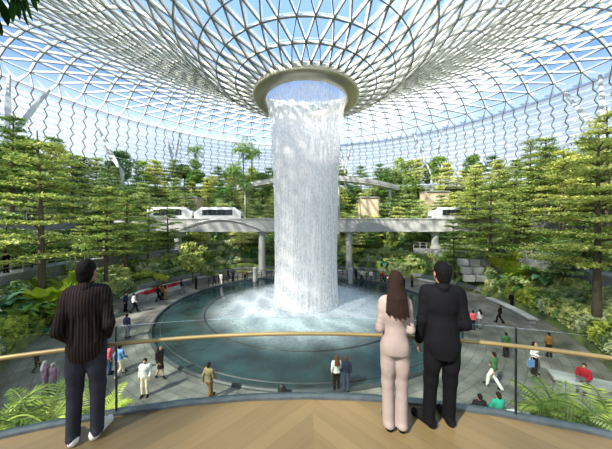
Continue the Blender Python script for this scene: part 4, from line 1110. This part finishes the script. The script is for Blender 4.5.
b_ = MB(); b_.tube([(0, 0, 0), (-.5, -.1, .25), (-1.6, -.2, .35), (-2.9, -.3, .1)], [.012, .02, .035, .05], 7); b_.build('limb', M['bark_dark'], br, True)
q = Vector((-2.9, -.3, .1)); zf = FLOORZ - o0.z
b_ = MB(); b_.tube([(q.x, q.y, zf), (q.x + .03, q.y, zf + 1.2), (q.x, q.y, q.z), (q.x - .1, q.y, q.z + 1.2)], [.11, .085, .07, .03], 9); b_.build('trunk', M['bark_dark'], br, True)
# ================================================================== people
def cloth(name, c0, c1=None, rough=.85, stripe=0, scale=40):
    m, nt, b = new_mat(name); b.inputs['Roughness'].default_value = rough; b.inputs['Specular IOR Level'].default_value = .1
    tc = N(nt, 'ShaderNodeTexCoord'); c1 = c1 or tuple([min(1, q * 1.25) for q in c0[:3]] + [1])
    rp = N(nt, 'ShaderNodeValToRGB'); rp.color_ramp.elements[0].color = c0; rp.color_ramp.elements[1].color = c1
    no = N(nt, 'ShaderNodeTexNoise'); no.inputs['Scale'].default_value = scale; nt.links.new(tc.outputs['Object'], no.inputs['Vector'])
    if stripe:
        wv = N(nt, 'ShaderNodeTexWave'); wv.inputs['Scale'].default_value = stripe; wv.inputs['Distortion'].default_value = .6; wv.inputs['Detail'].default_value = 1
        nt.links.new(tc.outputs['Object'], wv.inputs['Vector']); rp.color_ramp.elements[0].position = .35; rp.color_ramp.elements[1].position = .9; nt.links.new(wv.outputs['Fac'], rp.inputs['Fac'])
    else:
        nt.links.new(no.outputs['Fac'], rp.inputs['Fac'])
    bp = N(nt, 'ShaderNodeBump'); bp.inputs['Strength'].default_value = .5; bp.inputs['Distance'].default_value = .02
    n2 = N(nt, 'ShaderNodeTexNoise'); n2.inputs['Scale'].default_value = 9; n2.inputs['Detail'].default_value = 3; nt.links.new(tc.outputs['Object'], n2.inputs['Vector'])
    nt.links.new(n2.outputs['Fac'], bp.inputs['Height']); nt.links.new(bp.outputs['Normal'], b.inputs['Normal'])
    nt.links.new(rp.outputs['Color'], b.inputs['Base Color']); return m
CL = {k: cloth(k + '_cloth', srgb(*v)) for k, v in dict(black=(20, 20, 22), navy=(30, 36, 56), grey=(110, 110, 112), white=(215, 210, 202), khaki=(124, 110, 78), pink=(216, 96, 100), blue=(96, 130, 170),
       red=(176, 26, 42), green=(58, 92, 56), teal=(30, 128, 104), brown=(116, 84, 48), mauve=(120, 92, 112), denim=(62, 74, 96), cream=(208, 196, 170), orange=(196, 130, 84), yellow=(196, 180, 90)).items()}
SKIN = simple('skin', srgb(196, 146, 114), .55, var=.05, scale=20); SKIN2 = simple('tanned_skin', srgb(150, 104, 76), .55, var=.05, scale=20)
HAIR = {k: simple(k + '_hair', srgb(*v),   .8, var=.35, scale=70, bump=.6, spec=.15) for k, v in dict(black=(9, 8, 8), brown=(34, 20, 14), auburn=(92, 52, 30), grey=(178, 172, 168), blonde=(170, 128, 76)).items()}

def V3(*a): return np.array(a, float)
def joints(pose='stand', **kw):
    J = dict(hipL=V3(-.09, 0, .93), hipR=V3(.09, 0, .93), kneeL=V3(-.10, .02, .50), kneeR=V3(.10, .02, .50), ankL=V3(-.11, -.02, .09), ankR=V3(.11, -.02, .09),
             toeL=V3(-.13, .16, .035), toeR=V3(.13, .16, .035), pel=V3(0, 0, .98), waist=V3(0, 0, 1.12), chest=V3(0, 0, 1.31), shL=V3(-.18, 0, 1.44), shR=V3(.18, 0, 1.44),
             elL=V3(-.235, -.03, 1.15), elR=V3(.235, -.03, 1.15), wrL=V3(-.22, .06, .90), wrR=V3(.22, .06, .90), neck=V3(0, -.01, 1.47), head=V3(0, .015, 1.655))
    if pose == 'walk':
        J.update(kneeL=V3(-.09, .20, .53), ankL=V3(-.09, .26, .12), toeL=V3(-.09, .44, .08), kneeR=V3(.09, .02, .50), ankR=V3(.09, -.27, .13), toeR=V3(.09, -.14, .035),
                 elL=V3(-.23, -.16, 1.18), wrL=V3(-.22, -.14, .93), elR=V3(.23, .06, 1.16), wrR=V3(.21, .24, 1.0))
    if pose == 'sit':
        d = V3(0, 0, -.48)
        for k in ('pel', 'waist', 'chest', 'shL', 'shR', 'elL', 'elR', 'wrL', 'wrR', 'neck', 'head', 'hipL', 'hipR'): J[k] = J[k] + d
        J.update(kneeL=V3(-.12, .42, .50), kneeR=V3(.12, .42, .50), ankL=V3(-.12, .42, .09), ankR=V3(.12, .42, .09), toeL=V3(-.13, .60, .035), toeR=V3(.13, .60, .035),
                 elL=V3(-.24, .08, .72), elR=V3(.24, .08, .72), wrL=V3(-.12, .32, .62), wrR=V3(.12, .32, .62))
    for k, v in kw.items(): J[k] = V3(*v)
    return J

def hand_prims(w, el, side, curl=.55, fine=True):
    """palm, four unequal bent fingers and a thumb off the side of the palm"""
    f = (w - el) / np.linalg.norm(w - el); up = V3(0, 1, 0) - f * f[1]; up /= np.linalg.norm(up)      # thumb side points forward
    nrm = np.cross(f, up) * (1 if side == 'L' else -1)                                               # towards the body: the way fingers curl
    if nrm[0] * (1 if side == 'L' else -1) < 0: nrm = -nrm
    P_ = [('c', w - f * .01, .024, w + f * .03, .026, .015)]
    for q in (-.024, 0, .024): P_.append(('c', w + f * .02 + up * q * .8, .016, w + f * .082 + up * q * 1.1, .0135, .012))
    if not fine: return P_ + [('c', w + f * .08, .026, w + f * .15 + nrm * .03, .016, .02)]
    for q, L in ((.031, .070), (.0105, .080), (-.0105, .074), (-.031, .058)):
        a = w + f * .085 + up * q; c1 = curl * .5; c2 = curl * 1.2
        b = a + (f * math.cos(c1) + nrm * math.sin(c1)) * L * .5; c = b + (f * math.cos(c2) + nrm * math.sin(c2)) * L * .5
        P_ += [('c', a, .0098, b, .0088, .004), ('c', b, .0088, c, .0074, .003)]
    a = w + f * .03 + up * .026; b = a + (f * .7 + up * .6 + nrm * .25) * .042; c = b + (f * .92 + up * .1 + nrm * .35) * .034
    P_ += [('c', a, .0135, b, .0110, .008), ('c', b, .0110, c, .0085, .003)]
    return P_

def figure(name, label, loc, rz, s, J, st, res=.022, group=None, fine=False, cat='person'):
    """one person: continuous body, with garments, hair and shoes over it"""
    t = thing(name, label, cat, loc, rz, group); t.scale = (s * st.get('slim', 1), s, s)
    for p in person_meshes(J, st, res, fine): link(p[0], p[1], t)
    return t
def person_meshes(J, st, h, fine):
    H = J['head']; yaw = st.get('yaw', 0); cy_, sy_ = math.cos(yaw), math.sin(yaw); fem = st.get('fem', 0); bw = st.get('bw', 1.0)
    R = lambda x, y, z: H + V3(x * cy_ - y * sy_, x * sy_ + y * cy_, z)
    pf = .9 if fem else 1
    torso = [('e', J['pel'] + V3(0, 0, -.02), (.150 * bw, .108, .13)), ('e', J['waist'], ((.125 if fem else .15) * bw, .10, .16)), ('e', J['chest'], (.168 * pf * bw, .112, .18)),
             ('c', J['shL'] * .88 + J['shR'] * .12, .058, J['shR'] * .88 + J['shL'] * .12, .058, .05), ('c', J['shL'] * .6 + J['neck'] * .4 + V3(0, 0, -.005), .05, J['shR'] * .6 + J['neck'] * .4 + V3(0, 0, -.005), .05, .05),
             ('e', J['pel'] + V3(-.07, -.045, -.06), (.078, .066, .10)), ('e', J['pel'] + V3(.07, -.045, -.06), (.078, .066, .10)), ('e', J['chest'] + V3(0, -.045, .04), (.14 * pf, .08, .15))]
    if fem: torso += [('e', J['chest'] + V3(-.07, .075, -.02), (.06, .06, .06)), ('e', J['chest'] + V3(.07, .075, -.02), (.06, .06, .06))]
    arms = []; legs = []
    for q in 'LR':
        arms += [('c', J['sh' + q], .056 * pf, J['el' + q], .042 * pf, .03), ('c', J['el' + q], .041 * pf, J['wr' + q], .027 * pf, .02), ('e', J['sh' + q] * .8 + J['el' + q] * .2, (.055 * pf,) * 3)]
        hp, kn, an = J['hip' + q], J['knee' + q], J['ank' + q]
        legs += [('c', hp, .088, kn, .055, .03), ('c', kn, .054, an, .038, .03), ('c', kn * .75 + an * .25 + V3(0, -.018, 0), .05, kn * .4 + an * .6, .038, .03)]
    feet = []
    for q in 'LR':
        an, to = J['ank' + q], J['toe' + q]; d = to - an; d[2] = 0; d /= np.linalg.norm(d) + 1e-9; heel = an - d * .035 + V3(0, 0, -.045)
        feet += [('c', heel, .04, to, .032, .02), ('c', an, .038, an * .5 + to * .5 + V3(0, 0, .015), .035, .02), ('c', an, .038, heel, .04, .02)]
    skull = [('e', R(0, -.012, .02), (.078, .095, .10), .02), ('e', R(0, .03, -.045), (.058, .066, .068), .03), ('c', J['neck'] + V3(0, 0, -.03), .062 * pf, H + V3(0, -.018, -.07), .052 * pf, .025)]
    if fine:
        skull += [('c', R(0, .085, .015), .010, R(0, .110, -.022), .013, .012), ('e', R(-.079, -.008, -.012), (.013, .022, .032), .008), ('e', R(.079, -.008, -.012), (.013, .022, .032), .008),
                  ('c', R(-.02, .088, -.055), .008, R(.02, .088, -.055), .008, .010), ('c', R(-.04, .078, .028), .010, R(.04, .078, .028), .010, .014), ('e', R(0, .075, -.092), (.02, .018, .018), .02)]
    else: skull += [('c', R(0, .085, .01), .012, R(0, .108, -.022), .014, .02)]
    hands = hand_prims(J['wrL'], J['elL'], 'L', fine=fine) + hand_prims(J['wrR'], J['elR'], 'R', fine=fine)
    hb = .0052 if fine else h
    if fine:   # fine grid over the whole body so that fingers and face read
        hb = .0062
    out = [('body', sdf_mesh('body', torso + arms + legs + feet + skull + hands, hb, st.get('skin', SKIN), .03))]
    g = lambda P_, d: [('c', p[1], p[2] + d, p[3], p[4] + d, *(p[5:])) if p[0] == 'c' else ('e', p[1], tuple(np.array(p[2]) + d), *(p[3:])) for p in P_]
    ins = .018 if h < .015 else .026
    # trousers
    if st.get('skirt'):
        k = J['pel'][2] - .42; tr = g(torso[:2] + torso[5:7], ins) + [('c', J['hipL'] * .5 + J['hipR'] * .5, .15, (J['kneeL'] + J['kneeR']) / 2 + V3(0, 0, .05), .17, .05)]
        out.append(('skirt', sdf_mesh('skirt', tr, h, st['legs'], .05, [((0, 0, -1), -k), ((0, 0, 1), J['waist'][2] + .03)])))
    else:
        tr = g(torso[:1] + torso[5:7], ins * .8)
        fl = st.get('flare', 0)
        for q in 'LR':
            hp, kn, an = J['hip' + q], J['knee' + q], J['ank' + q]
            e = an + (an - kn) / np.linalg.norm(an - kn) * .045
            tr += [('c', hp + V3(0, 0, -.02), .10 + ins * .3, kn, .068 + ins * .5, .03), ('c', kn, .067 + ins * .5, e + V3(0, -.005, 0), .058 + ins * .4 + fl, .03)]
            if fine: tr += [('c', an + V3(0, .03, .01), .052 + fl, an + V3(0, -.035, -.03), .052 + fl, .02), ('e', kn * .5 + hp * .5 + V3(0, -.03, 0), (.08, .06, .12), .05), ('c', kn + V3(-.03, -.055, .01), .012, kn + V3(.03, -.055, .02), .012, .015)]
        cuts = [((0, 0, 1), J['waist'][2] + .0)]
        if st.get('pose') != 'walk': cuts.append(((0, 0, -1), -.045))
        out.append(('trousers', sdf_mesh('trousers', tr, h, st['legs'], .03, cuts)))
    # top
    hem = st.get('hem', J['pel'][2] - .04); tp = g(torso, ins * (1.25 if st.get('loose') else 1.0)) + g(arms, ins * .75)
    tp[4] = ('c', tp[4][1] + V3(0, 0, -.012), tp[4][2], tp[4][3] + V3(0, 0, -.012), tp[4][4], .05)
    w_ = J['waist']; p_ = J['pel']
    if st.get('jacket') == 'man': tp += [('e', w_ + V3(0, 0, -.02), (.162 * bw, .125, .2), .05), ('e', p_ + V3(0, -.01, -.08), (.168 * bw, .130, .30), .04), ('c', J['shL'] + V3(.0, 0, .014), .066, J['shR'] + V3(.0, 0, .014), .066, .03)]
    if st.get('jacket') == 'woman': tp += [('e', p_ + V3(0, -.01, -.03), (.158, .128, .22), .04), ('c', w_ + V3(-.11, 0, .0), .016, w_ + V3(.11, 0, 0), .016, .02)]
    if st.get('loose'): tp += [('e', w_ + V3(0, 0, -.02), (.160 * bw, .122, .2), .05), ('e', p_ + V3(0, -.005, -.07), (.164 * bw, .126, .28), .05)]
    if fine:   # wrinkles
        rg = np.random.default_rng(int(abs(hem) * 1000))
        for q in 'LR':
            a, b, c = J['sh' + q], J['el' + q], J['wr' + q]
            for f in (.55, .75, .92): m_ = a * (1 - f) + b * f; tp.append(('c', m_ + V3(-.03, -.035, .01), .014, m_ + V3(.03, -.03, -.012), .014, .018))
            for f in (.12, .35): m_ = b * (1 - f) + c * f; tp.append(('c', m_ + V3(-.03, -.03, -.01), .012, m_ + V3(.03, -.025, .012), .012, .018))
        if not st.get('jacket'):
            for x in (-.09, -.03, .04, .1): tp.append(('c', V3(x, -.12, 1.3) * V3(1, 1, 0) + V3(0, 0, J['chest'][2] - .02), .010, V3(x * 1.25, -.125, 0) + V3(0, 0, J['pel'][2]), .012, .02))
    cuts = [((0, 0, -1), -hem)]
    n_ = J['neck']; cuts.append(((0, 0, 1), n_[2] + .07))
    # sleeves end at the wrists: arms are shortened instead of cut
    tq = []
    base_n = len(torso)
    for i, p in enumerate(tp):
        if base_n <= i < base_n + len(arms) and (i - base_n) % 3 == 1:
            k_ = st.get('sleeve', .95); e = p[1] * (1 - k_) + p[3] * k_; p = ('c', p[1], p[2] + (.004 if fine else 0), e, p[4] + (.006 if fine else .004), .02)
            if k_ < .2: continue
        tq.append(p)
    out.append((st.get('topname', 'shirt'), sdf_mesh('top', tq, h, st['top'], .035, cuts)))
    if fine:   # collar
        cm = MB(); c0 = n_ + V3(0, .0, .0)
        cm.lathe([(.094 * pf, .0), (.078 * pf, .035), (.070 * pf, .075), (.061 * pf, .078), (.062 * pf, .0)], 28, tuple(c0 + V3(0, -.008, .012)), closed=True)
        out.append(('collar', cm.mesh('collar', st.get('collar', st['top']), True)))
    # hair
    long = st.get('hair') == 'long'
    hr = [('e', R(0, -.022, .036), (.086, .100, .098), .02), ('e', R(0, -.055, -.03), (.076, .064, .095), .03)]
    cuts = []
    if fine:
        rg = np.random.default_rng(4)
        for i in range(150):
            d = rg.normal(size=3); d[1] -= .45; d[2] += .55; d /= np.linalg.norm(d); c = V3(0, -.03, .02) + d * V3(.082, .094, .094); dn = V3(d[0] * .3, -.5, -1) - d * np.dot(V3(d[0] * .3, -.5, -1), d); dn /= np.linalg.norm(dn)
            e = c + dn * .035 + d * .004
            hr.append(('c', R(*c), .0075, R(*e), .003, .006))
    if st.get('hair', 'short') == 'long':
        nk = J['neck']
        for k, x in enumerate(np.linspace(-1, 1, 13)):
            top_ = R(x * .07, -.045 - .035 * (1 - x * x), .03); mid = nk + V3(x * .102, -.095 - .03 * (1 - x * x), .03); end = nk + V3(x * .132, -.125 - .035 * (1 - x * x), -.135 - .02 * math.sin(k * 2.1) - .02 * (1 - abs(x)) - .02 * x)
            hr += [('c', top_, .034, mid, .026, .012), ('c', mid, .024, end, .013, .010)]
        for x in (-1, 1): hr.append(('c', R(x * .075, .01, .02), .022, nk + V3(x * .092, .0, .02), .018, .015))
    d_ = (R(0, 1, 0) - R(0, 0, 0)); o_ = float(np.dot(R(0, .028, 0), d_))
    if st.get('hair') != 'bald':
        hc = [((d_[0], d_[1], 0 if long else -.75), o_ - (0 if long else .75 * H[2]))]
        out.append(('hair', sdf_mesh('hair', hr, min(h, .012), st.get('haircol', HAIR['black']), .03, hc)))
    sh = g(feet, .010 if fine else .014)
    for part in (sh[:3], sh[3:]):
        out.append(('shoe', sdf_mesh('shoe', part, min(h, .012) if fine else h, st.get('shoes', CL['black']), .02, [((0, 0, -1), 0.0), ((0, 0, 1), .118 if st.get('pose') != 'walk' else .2)])))
    if fine:
        for s_ in (-1, 1):
            me = bpy.data.meshes.new('eye'); bm = bmesh.new(); bmesh.ops.create_uvsphere(bm, u_segments=12, v_segments=8, radius=.0125, matrix=Matrix.Translation(Vector(R(s_ * .032, .074, .008)))); bm.to_mesh(me); bm.free(); me.materials.append(EYE); out.append(('eye', me))
    return out
EYE = simple('eye_white', srgb(225, 222, 216), .2, var=.02)

# ---- the three visitors on the balcony
A = lambda px, d: ((px - 306) / F * d, d, FLOORZ + .0)
jl = joints(ankL=(-.115, -.03, .09), ankR=(.105, -.03, .09), kneeL=(-.11, .0, .50), kneeR=(.105, .0, .50), toeL=(-.165, .13, .035), toeR=(.19, .12, .035),
            shL=(-.16, 0, 1.44), shR=(.16, 0, 1.44), elL=(-.235, -.09, 1.13), wrL=(-.175, .10, .95), elR=(.235, -.09, 1.13), wrR=(.175, .10, .95), head=(.005, .02, 1.655))
SH = cloth('dark_striped_shirt_cloth', srgb(24, 19, 18), srgb(50, 40, 36), stripe=9)
# lengthwise stripes
for n in SH.node_tree.nodes:
    if n.type == 'TEX_WAVE': n.bands_direction = 'X'; n.inputs['Scale'].default_value = 11
JN = cloth('faded_navy_jeans', srgb(32, 32, 38), srgb(60, 61, 70), scale=5)
figure('person', 'man in an untucked dark striped shirt and jeans standing at the handrail on the left', A(87, 2.56), math.radians(27), 1.02, jl,
       dict(top=SH, legs=JN, hem=.80, loose=1, yaw=-.35, haircol=HAIR['black'], shoes=CL['white'], skin=SKIN2, slim=.84, bw=1.0, flare=.0, topname='shirt'), .0105, fine=True)
PK = cloth('pale_pink_suit_cloth', srgb(140, 125, 118), srgb(154, 138, 130), scale=3)
jw = joints(ankL=(-.085, -.02, .09), ankR=(.075, -.02, .09), kneeL=(-.09, .01, .51), kneeR=(.085, .01, .51), toeL=(-.10, .15, .035), toeR=(.09, .15, .035), hipL=(-.085, 0, .94), hipR=(.085, 0, .94),
            shL=(-.145, 0, 1.425), shR=(.145, 0, 1.425), elL=(-.195, -.02, 1.14), wrL=(-.12, .20, 1.08), elR=(.185, -.03, 1.14), wrR=(.11, .20, 1.10), head=(-.005, .02, 1.665))
figure('person', 'woman with long dark brown hair in a pale pink trouser suit beside the suited man', A(395, 2.68), math.radians(-8), .935, jw,
       dict(top=PK, legs=PK, hem=.86, jacket='woman', fem=1, slim=.88, yaw=.5, hair='long', haircol=HAIR['brown'], shoes=CL['black'], flare=.012, topname='jacket'), .0105, fine=True)
BK = cloth('black_suit_cloth', srgb(10, 10, 12), srgb(18, 18, 21), scale=3)
jm = joints(ankL=(-.135, .02, .09), ankR=(.10, .10, .09), kneeL=(-.11, .03, .50), kneeR=(.10, .06, .50), toeL=(-.27, .14, .035), toeR=(.05, .27, .035),
            shL=(-.165, 0, 1.44), shR=(.165, 0, 1.44), elL=(-.215, -.02, 1.15), wrL=(-.235, .06, .89), elR=(.215, -.07, 1.15), wrR=(.15, .17, 1.02), head=(-.005, .02, 1.655))
figure('person', 'dark haired man in a black suit standing at the handrail on the right', A(442, 2.66), math.radians(-14), 1.0, jm,
       dict(top=BK, legs=BK, hem=.775, jacket='man', yaw=.3, haircol=HAIR['black'], shoes=CL['black'], skin=SKIN2, topname='jacket', bw=1.0, slim=.93), .0105, fine=True)
# ---- the visitors down on the plaza: a few bodies in different poses, each person dressed apart
POSES = {}
def pose_meshes(key, J, st): POSES[key] = [(n, me) for n, me in person_meshes(J, st, .020, False)]
base = dict(top=CL['white'], legs=CL['black'])
pose_meshes('stand', joints(), dict(base)); pose_meshes('stand_long', joints(wrR=(.10, .22, 1.12)), dict(base, fem=1, hair='long'))
pose_meshes('phone', joints(wrL=(-.06, .26, 1.22), wrR=(.08, .26, 1.2), elL=(-.22, .04, 1.14), elR=(.22, .04, 1.14)), dict(base))
pose_meshes('walk', joints('walk'), dict(base, pose='walk')); pose_meshes('walk_skirt', joints('walk', ankR=(.09, -.2, .12), kneeL=(-.08, .12, .52), ankL=(-.08, .18, .12), toeL=(-.08, .34, .06)), dict(base, pose='walk', fem=1, hair='long', skirt=1))
pose_meshes('walk_long', joints('walk'), dict(base, pose='walk', fem=1, hair='long'))
pose_meshes('sit', joints('sit'), dict(base)); pose_meshes('sit_long', joints('sit'), dict(base, fem=1, hair='long'))
def visitor(key, loc, face, top, legs, label, hair='black', s=1.0, group=None, shoes='black', skin=None):
    """face: compass-like heading in degrees, 0 away from the balcony, positive to the right"""
    t = thing('person', label, 'person', loc, -math.radians(face), group); t.scale = (s, s, s)
    for n, me in POSES[key]:
        o = link(n, me, t); mt = {'body': skin or SKIN, 'shirt': CL[top], 'trousers': CL.get(legs), 'skirt': CL.get(legs), 'hair': HAIR[hair], 'shoe': CL[shoes]}[n]
        o.material_slots[0].link = 'OBJECT'; o.material_slots[0].material = mt
    return t
def vp(key, px, py, face, top, legs, label, **kw):
    z = kw.pop('z', 0.0); d = kw.pop('d', None)
    p = on_plaza(px, py, z) if d is None else Vector(((px - 306) / F * d, d, z)); return visitor(key, (p.x, p.y, z), face, top, legs, label, **kw)
G = 'people'
vp('stand_long', 336.5, 391, -10, 'white', 'black', 'woman in a white top with red brown hair taking a picture at the pool rim', hair='auburn', s=.98)
vp('stand', 346, 391, 8, 'navy', 'denim', 'person in a dark top and blue jeans beside the woman at the pool rim', hair='auburn', s=.95)
vp('walk', 209, 401, 25, 'khaki', 'brown', 'man in a khaki shirt striding beside the pool rim below the handrail', s=1.0)
vp('stand', 145, 396, 170, 'white', 'cream', 'man in a white shirt and cream trousers facing the balcony on the left', s=1.0)
vp('walk_skirt', 160, 378, 120, 'black', 'black', 'woman in a black dress walking near the pool rim on the left', hair='brown', s=.96)
vp('stand', 110, 374, 60, 'pink', 'denim', 'person in a coral pink shirt just right of the shirted man', s=.92, hair='brown')
vp('walk', 120, 376, 20, 'blue', 'cream', 'person in a light blue top beside the one in coral pink', s=.95)
vp('stand', 127, 338, 5, 'navy', 'grey', 'man in a navy top seen from behind above the handrail on the left', s=.97, hair='brown')
vp('stand', 125.5, 311.5, 90, 'navy', 'black', 'person in dark clothes standing left of the walker in a white shirt', s=1.0)
vp('walk', 134, 312.5, 60, 'white', 'black', 'person in a white shirt and black trousers walking past the planters', s=1.0)
vp('walk', 158, 301, 40, 'black', 'black', 'left one of three people by the pool rim near the red planters', s=.9)
vp('stand', 162, 300, 0, 'brown', 'black', 'middle one of three people by the pool rim near the red planters', s=.9, hair='brown')
vp('stand_long', 165.5, 299.5, -20, 'orange', 'khaki', 'right one of three people by the pool rim, in an orange brown top', hair='brown', s=.9)
vp('walk', 181.5, 293, 70, 'black', 'grey', 'dark dressed walker just right of the red planters', s=.9)
vp('stand', 196, 289, 30, 'black', 'black', 'dark dressed person under the bright young tree', s=.95)
vp('walk', 214, 284.5, 80, 'black', 'navy', 'person in black walking right of the bright young tree', s=.85)
vp('stand', 221, 284, 10, 'white', 'white', 'person all in white by the far rail left of the waterfall', s=.85)
vp('phone', 233, 281.5, -30, 'navy', 'black', 'person in navy at the far rail left of the waterfall', s=.95)
vp('stand', 245, 280, 15, 'brown', 'black', 'person in brown at the far rail close to the waterfall', s=.9)
vp('walk', 228, 279, 90, 'black', 'black', 'person in black behind the far rail left of the waterfall', s=.9)
vp('walk', 362, 280.5, -80, 'white', 'black', 'person in a white shirt at the far rail right of the waterfall', s=.9)
vp('stand', 371, 281.5, 175, 'white', 'grey', 'person in a white shirt and grey trousers leaning at the far rail', s=.9)
vp('walk', 383, 282, 95, 'red', 'black', 'person in red walking behind the far rail by the dark haired woman', s=.9)
vp('stand_long', 412, 287, 160, 'brown', 'black', 'person in brown between the heads of the woman and the suited man', hair='brown', s=.9)
vp('phone', 356, 279.5, 20, 'navy', 'black', 'person in navy at the far rail, nearest the waterfall on its right', s=.9)
vp('stand', 473, 330, 5, 'pink', 'navy', 'person in a pink top right of the suited man, left one of two', s=.85)
vp('stand_long', 480, 328.5, -15, 'white', 'grey', 'person in a white top right of the suited man, right one of two', hair='brown', s=.85)
vp('walk', 500, 323, -40, 'black', 'black', 'dark dressed walker on the paving above the two in pink and white', s=.85)
vp('stand', 511.5, 308, 180, 'black', 'black', 'person in a black uniform standing before the pale hedge', s=.85, skin=SKIN2)
vp('stand', 506, 357, 10, 'green', 'black', 'person in a dark green top just right of the glass joint above the handrail', s=.85)
vp('walk', 494, 388, -25, 'green', 'white', 'man in a green shirt and white trousers below the handrail', s=1.0, hair='brown')
vp('stand', 549, 357, 15, 'brown', 'black', 'person in a brown top standing above the handrail on the right', s=.85)
vp('stand_long', 534.5, 374, 160, 'white', 'black', 'woman in a white top carrying a blue bag, on the handrail line at the right', hair='black', s=.98)
vp('walk', 37, 372, 80, 'black', 'black', 'dark dressed person at the left edge above the handrail', s=.62)
vp('stand_long', 45, 394, 30, 'mauve', 'mauve', 'grey haired person in purple at the left edge, left one of two', hair='grey', s=.9)
vp('stand', 53, 394, 15, 'mauve', 'grey', 'grey haired person in a dull purple top at the left edge, right one of two', hair='grey', s=.84)
# seated
def seat_block(x, y, w_, d_, rz, lab):
    t = thing('stone_bench', lab, 'bench', (x, y, 0), rz); b_ = MB(); b_.box((0, 0, .40), (w_, d_, .12)); b_.build('seat', M['stone_light'], t); b_ = MB(); b_.box((0, 0, .17), (w_ - .2, d_ - .2, .34)); b_.build('plinth', M['stone'], t)
p = on_plaza(488, 426); seat_block(p.x + .05, p.y, 2.6, .6, 0, 'straight stone bench under the seated pair below the balcony')
visitor('sit', (p.x - .33, p.y - .0, 0), 5, 'black', 'black', 'person in black seated on the bench, left one of the pair below the balcony edge')
visitor('sit', (p.x + .42, p.y - .0, 0), -5, 'teal', 'denim', 'person in a teal shirt seated on the bench below the balcony edge', hair='brown', s=1.05)
p = on_plaza(583, 389); seat_block(p.x, p.y, 2.4, .9, -.5, 'pale stone bench under the person in red on the right')
visitor('sit', (p.x, p.y - .05, 0), -120, 'red', 'grey', 'person in a red shirt seated with a laptop on the right', hair='brown')
lx = p.x + math.sin(math.radians(-120)) * .34; ly = p.y - .05 + math.cos(math.radians(-120)) * .34
t = thing('laptop', 'open dark laptop on the knees of the person in red', 'laptop', (lx, ly, .585), math.radians(120)); b_ = MB(); b_.box((0, 0, 0), (.30, .21, .015)); b_.build('keyboard_base', M['dark_metal'], t); b_ = MB(); b_.box((0, .11, .10), (.30, .012, .20)); b_.build('screen', M['light_rubber'], t)
# blue bag
p = on_plaza(529, 374); t = thing('shopping_bag', 'light blue shopping bag hanging at the side of the woman in white', 'bag', (p.x + .02, p.y - .1, .45)); b_ = MB(); b_.box((0, 0, .19), (.30, .12, .38)); b_.build('body', CL['blue'], t); b_ = MB(); b_.tube([(-.08, 0, .38), (-.05, 0, .52), (.05, 0, .52), (.08, 0, .38)], .008, 5); b_.build('handle', CL['white'], t)
# walkers on the hillside paths
def on_path(px, dguess, lo=24.3, hi=25.9):
    # where the sight line of that pixel column meets the path ring
    for r in np.linspace(lo, hi, 3)[1:2]:
        k = (px - 306) / F; a = k * k + 1; b = -2 * AX[1]; c = AX[1] ** 2 - r * r; disc = b * b - 4 * a * c; d = (-b + math.sqrt(disc)) / (2 * a); return k * d, d
for px, face, top, legs, key, lab in [(6, 90, 'black', 'black', 'stand', 'dark dressed person on the left terrace path at the very edge'), (36, 80, 'black', 'navy', 'walk', 'dark dressed person on the left terrace path by the tall trunk'),
                                 (553, -90, 'black', 'black', 'stand', 'left one of three dark dressed people on the right terrace path'), (559, -80, 'navy', 'black', 'walk', 'middle one of three dark dressed people on the right terrace path'), (571, 170, 'black', 'grey', 'stand', 'right one of three dark dressed people on the right terrace path'),
                                 (498, -70, 'black', 'black', 'walk', 'dark dressed walker climbing past the yellow fan palm')]:
    x, y = on_path(px, 0); a = math.degrees(math.atan2(x - AX[0], -(y - AX[1]))) % 360
    a0, a1 = (226, 296) if a > 180 else (64, 132); z = max(terr(*pol(24.1, (a0 + a1) / 2)), terr(*pol(26.0, (a0 + a1) / 2))) + .1
    visitor(key, (x, y, z), face, top, legs, lab, s=.95)
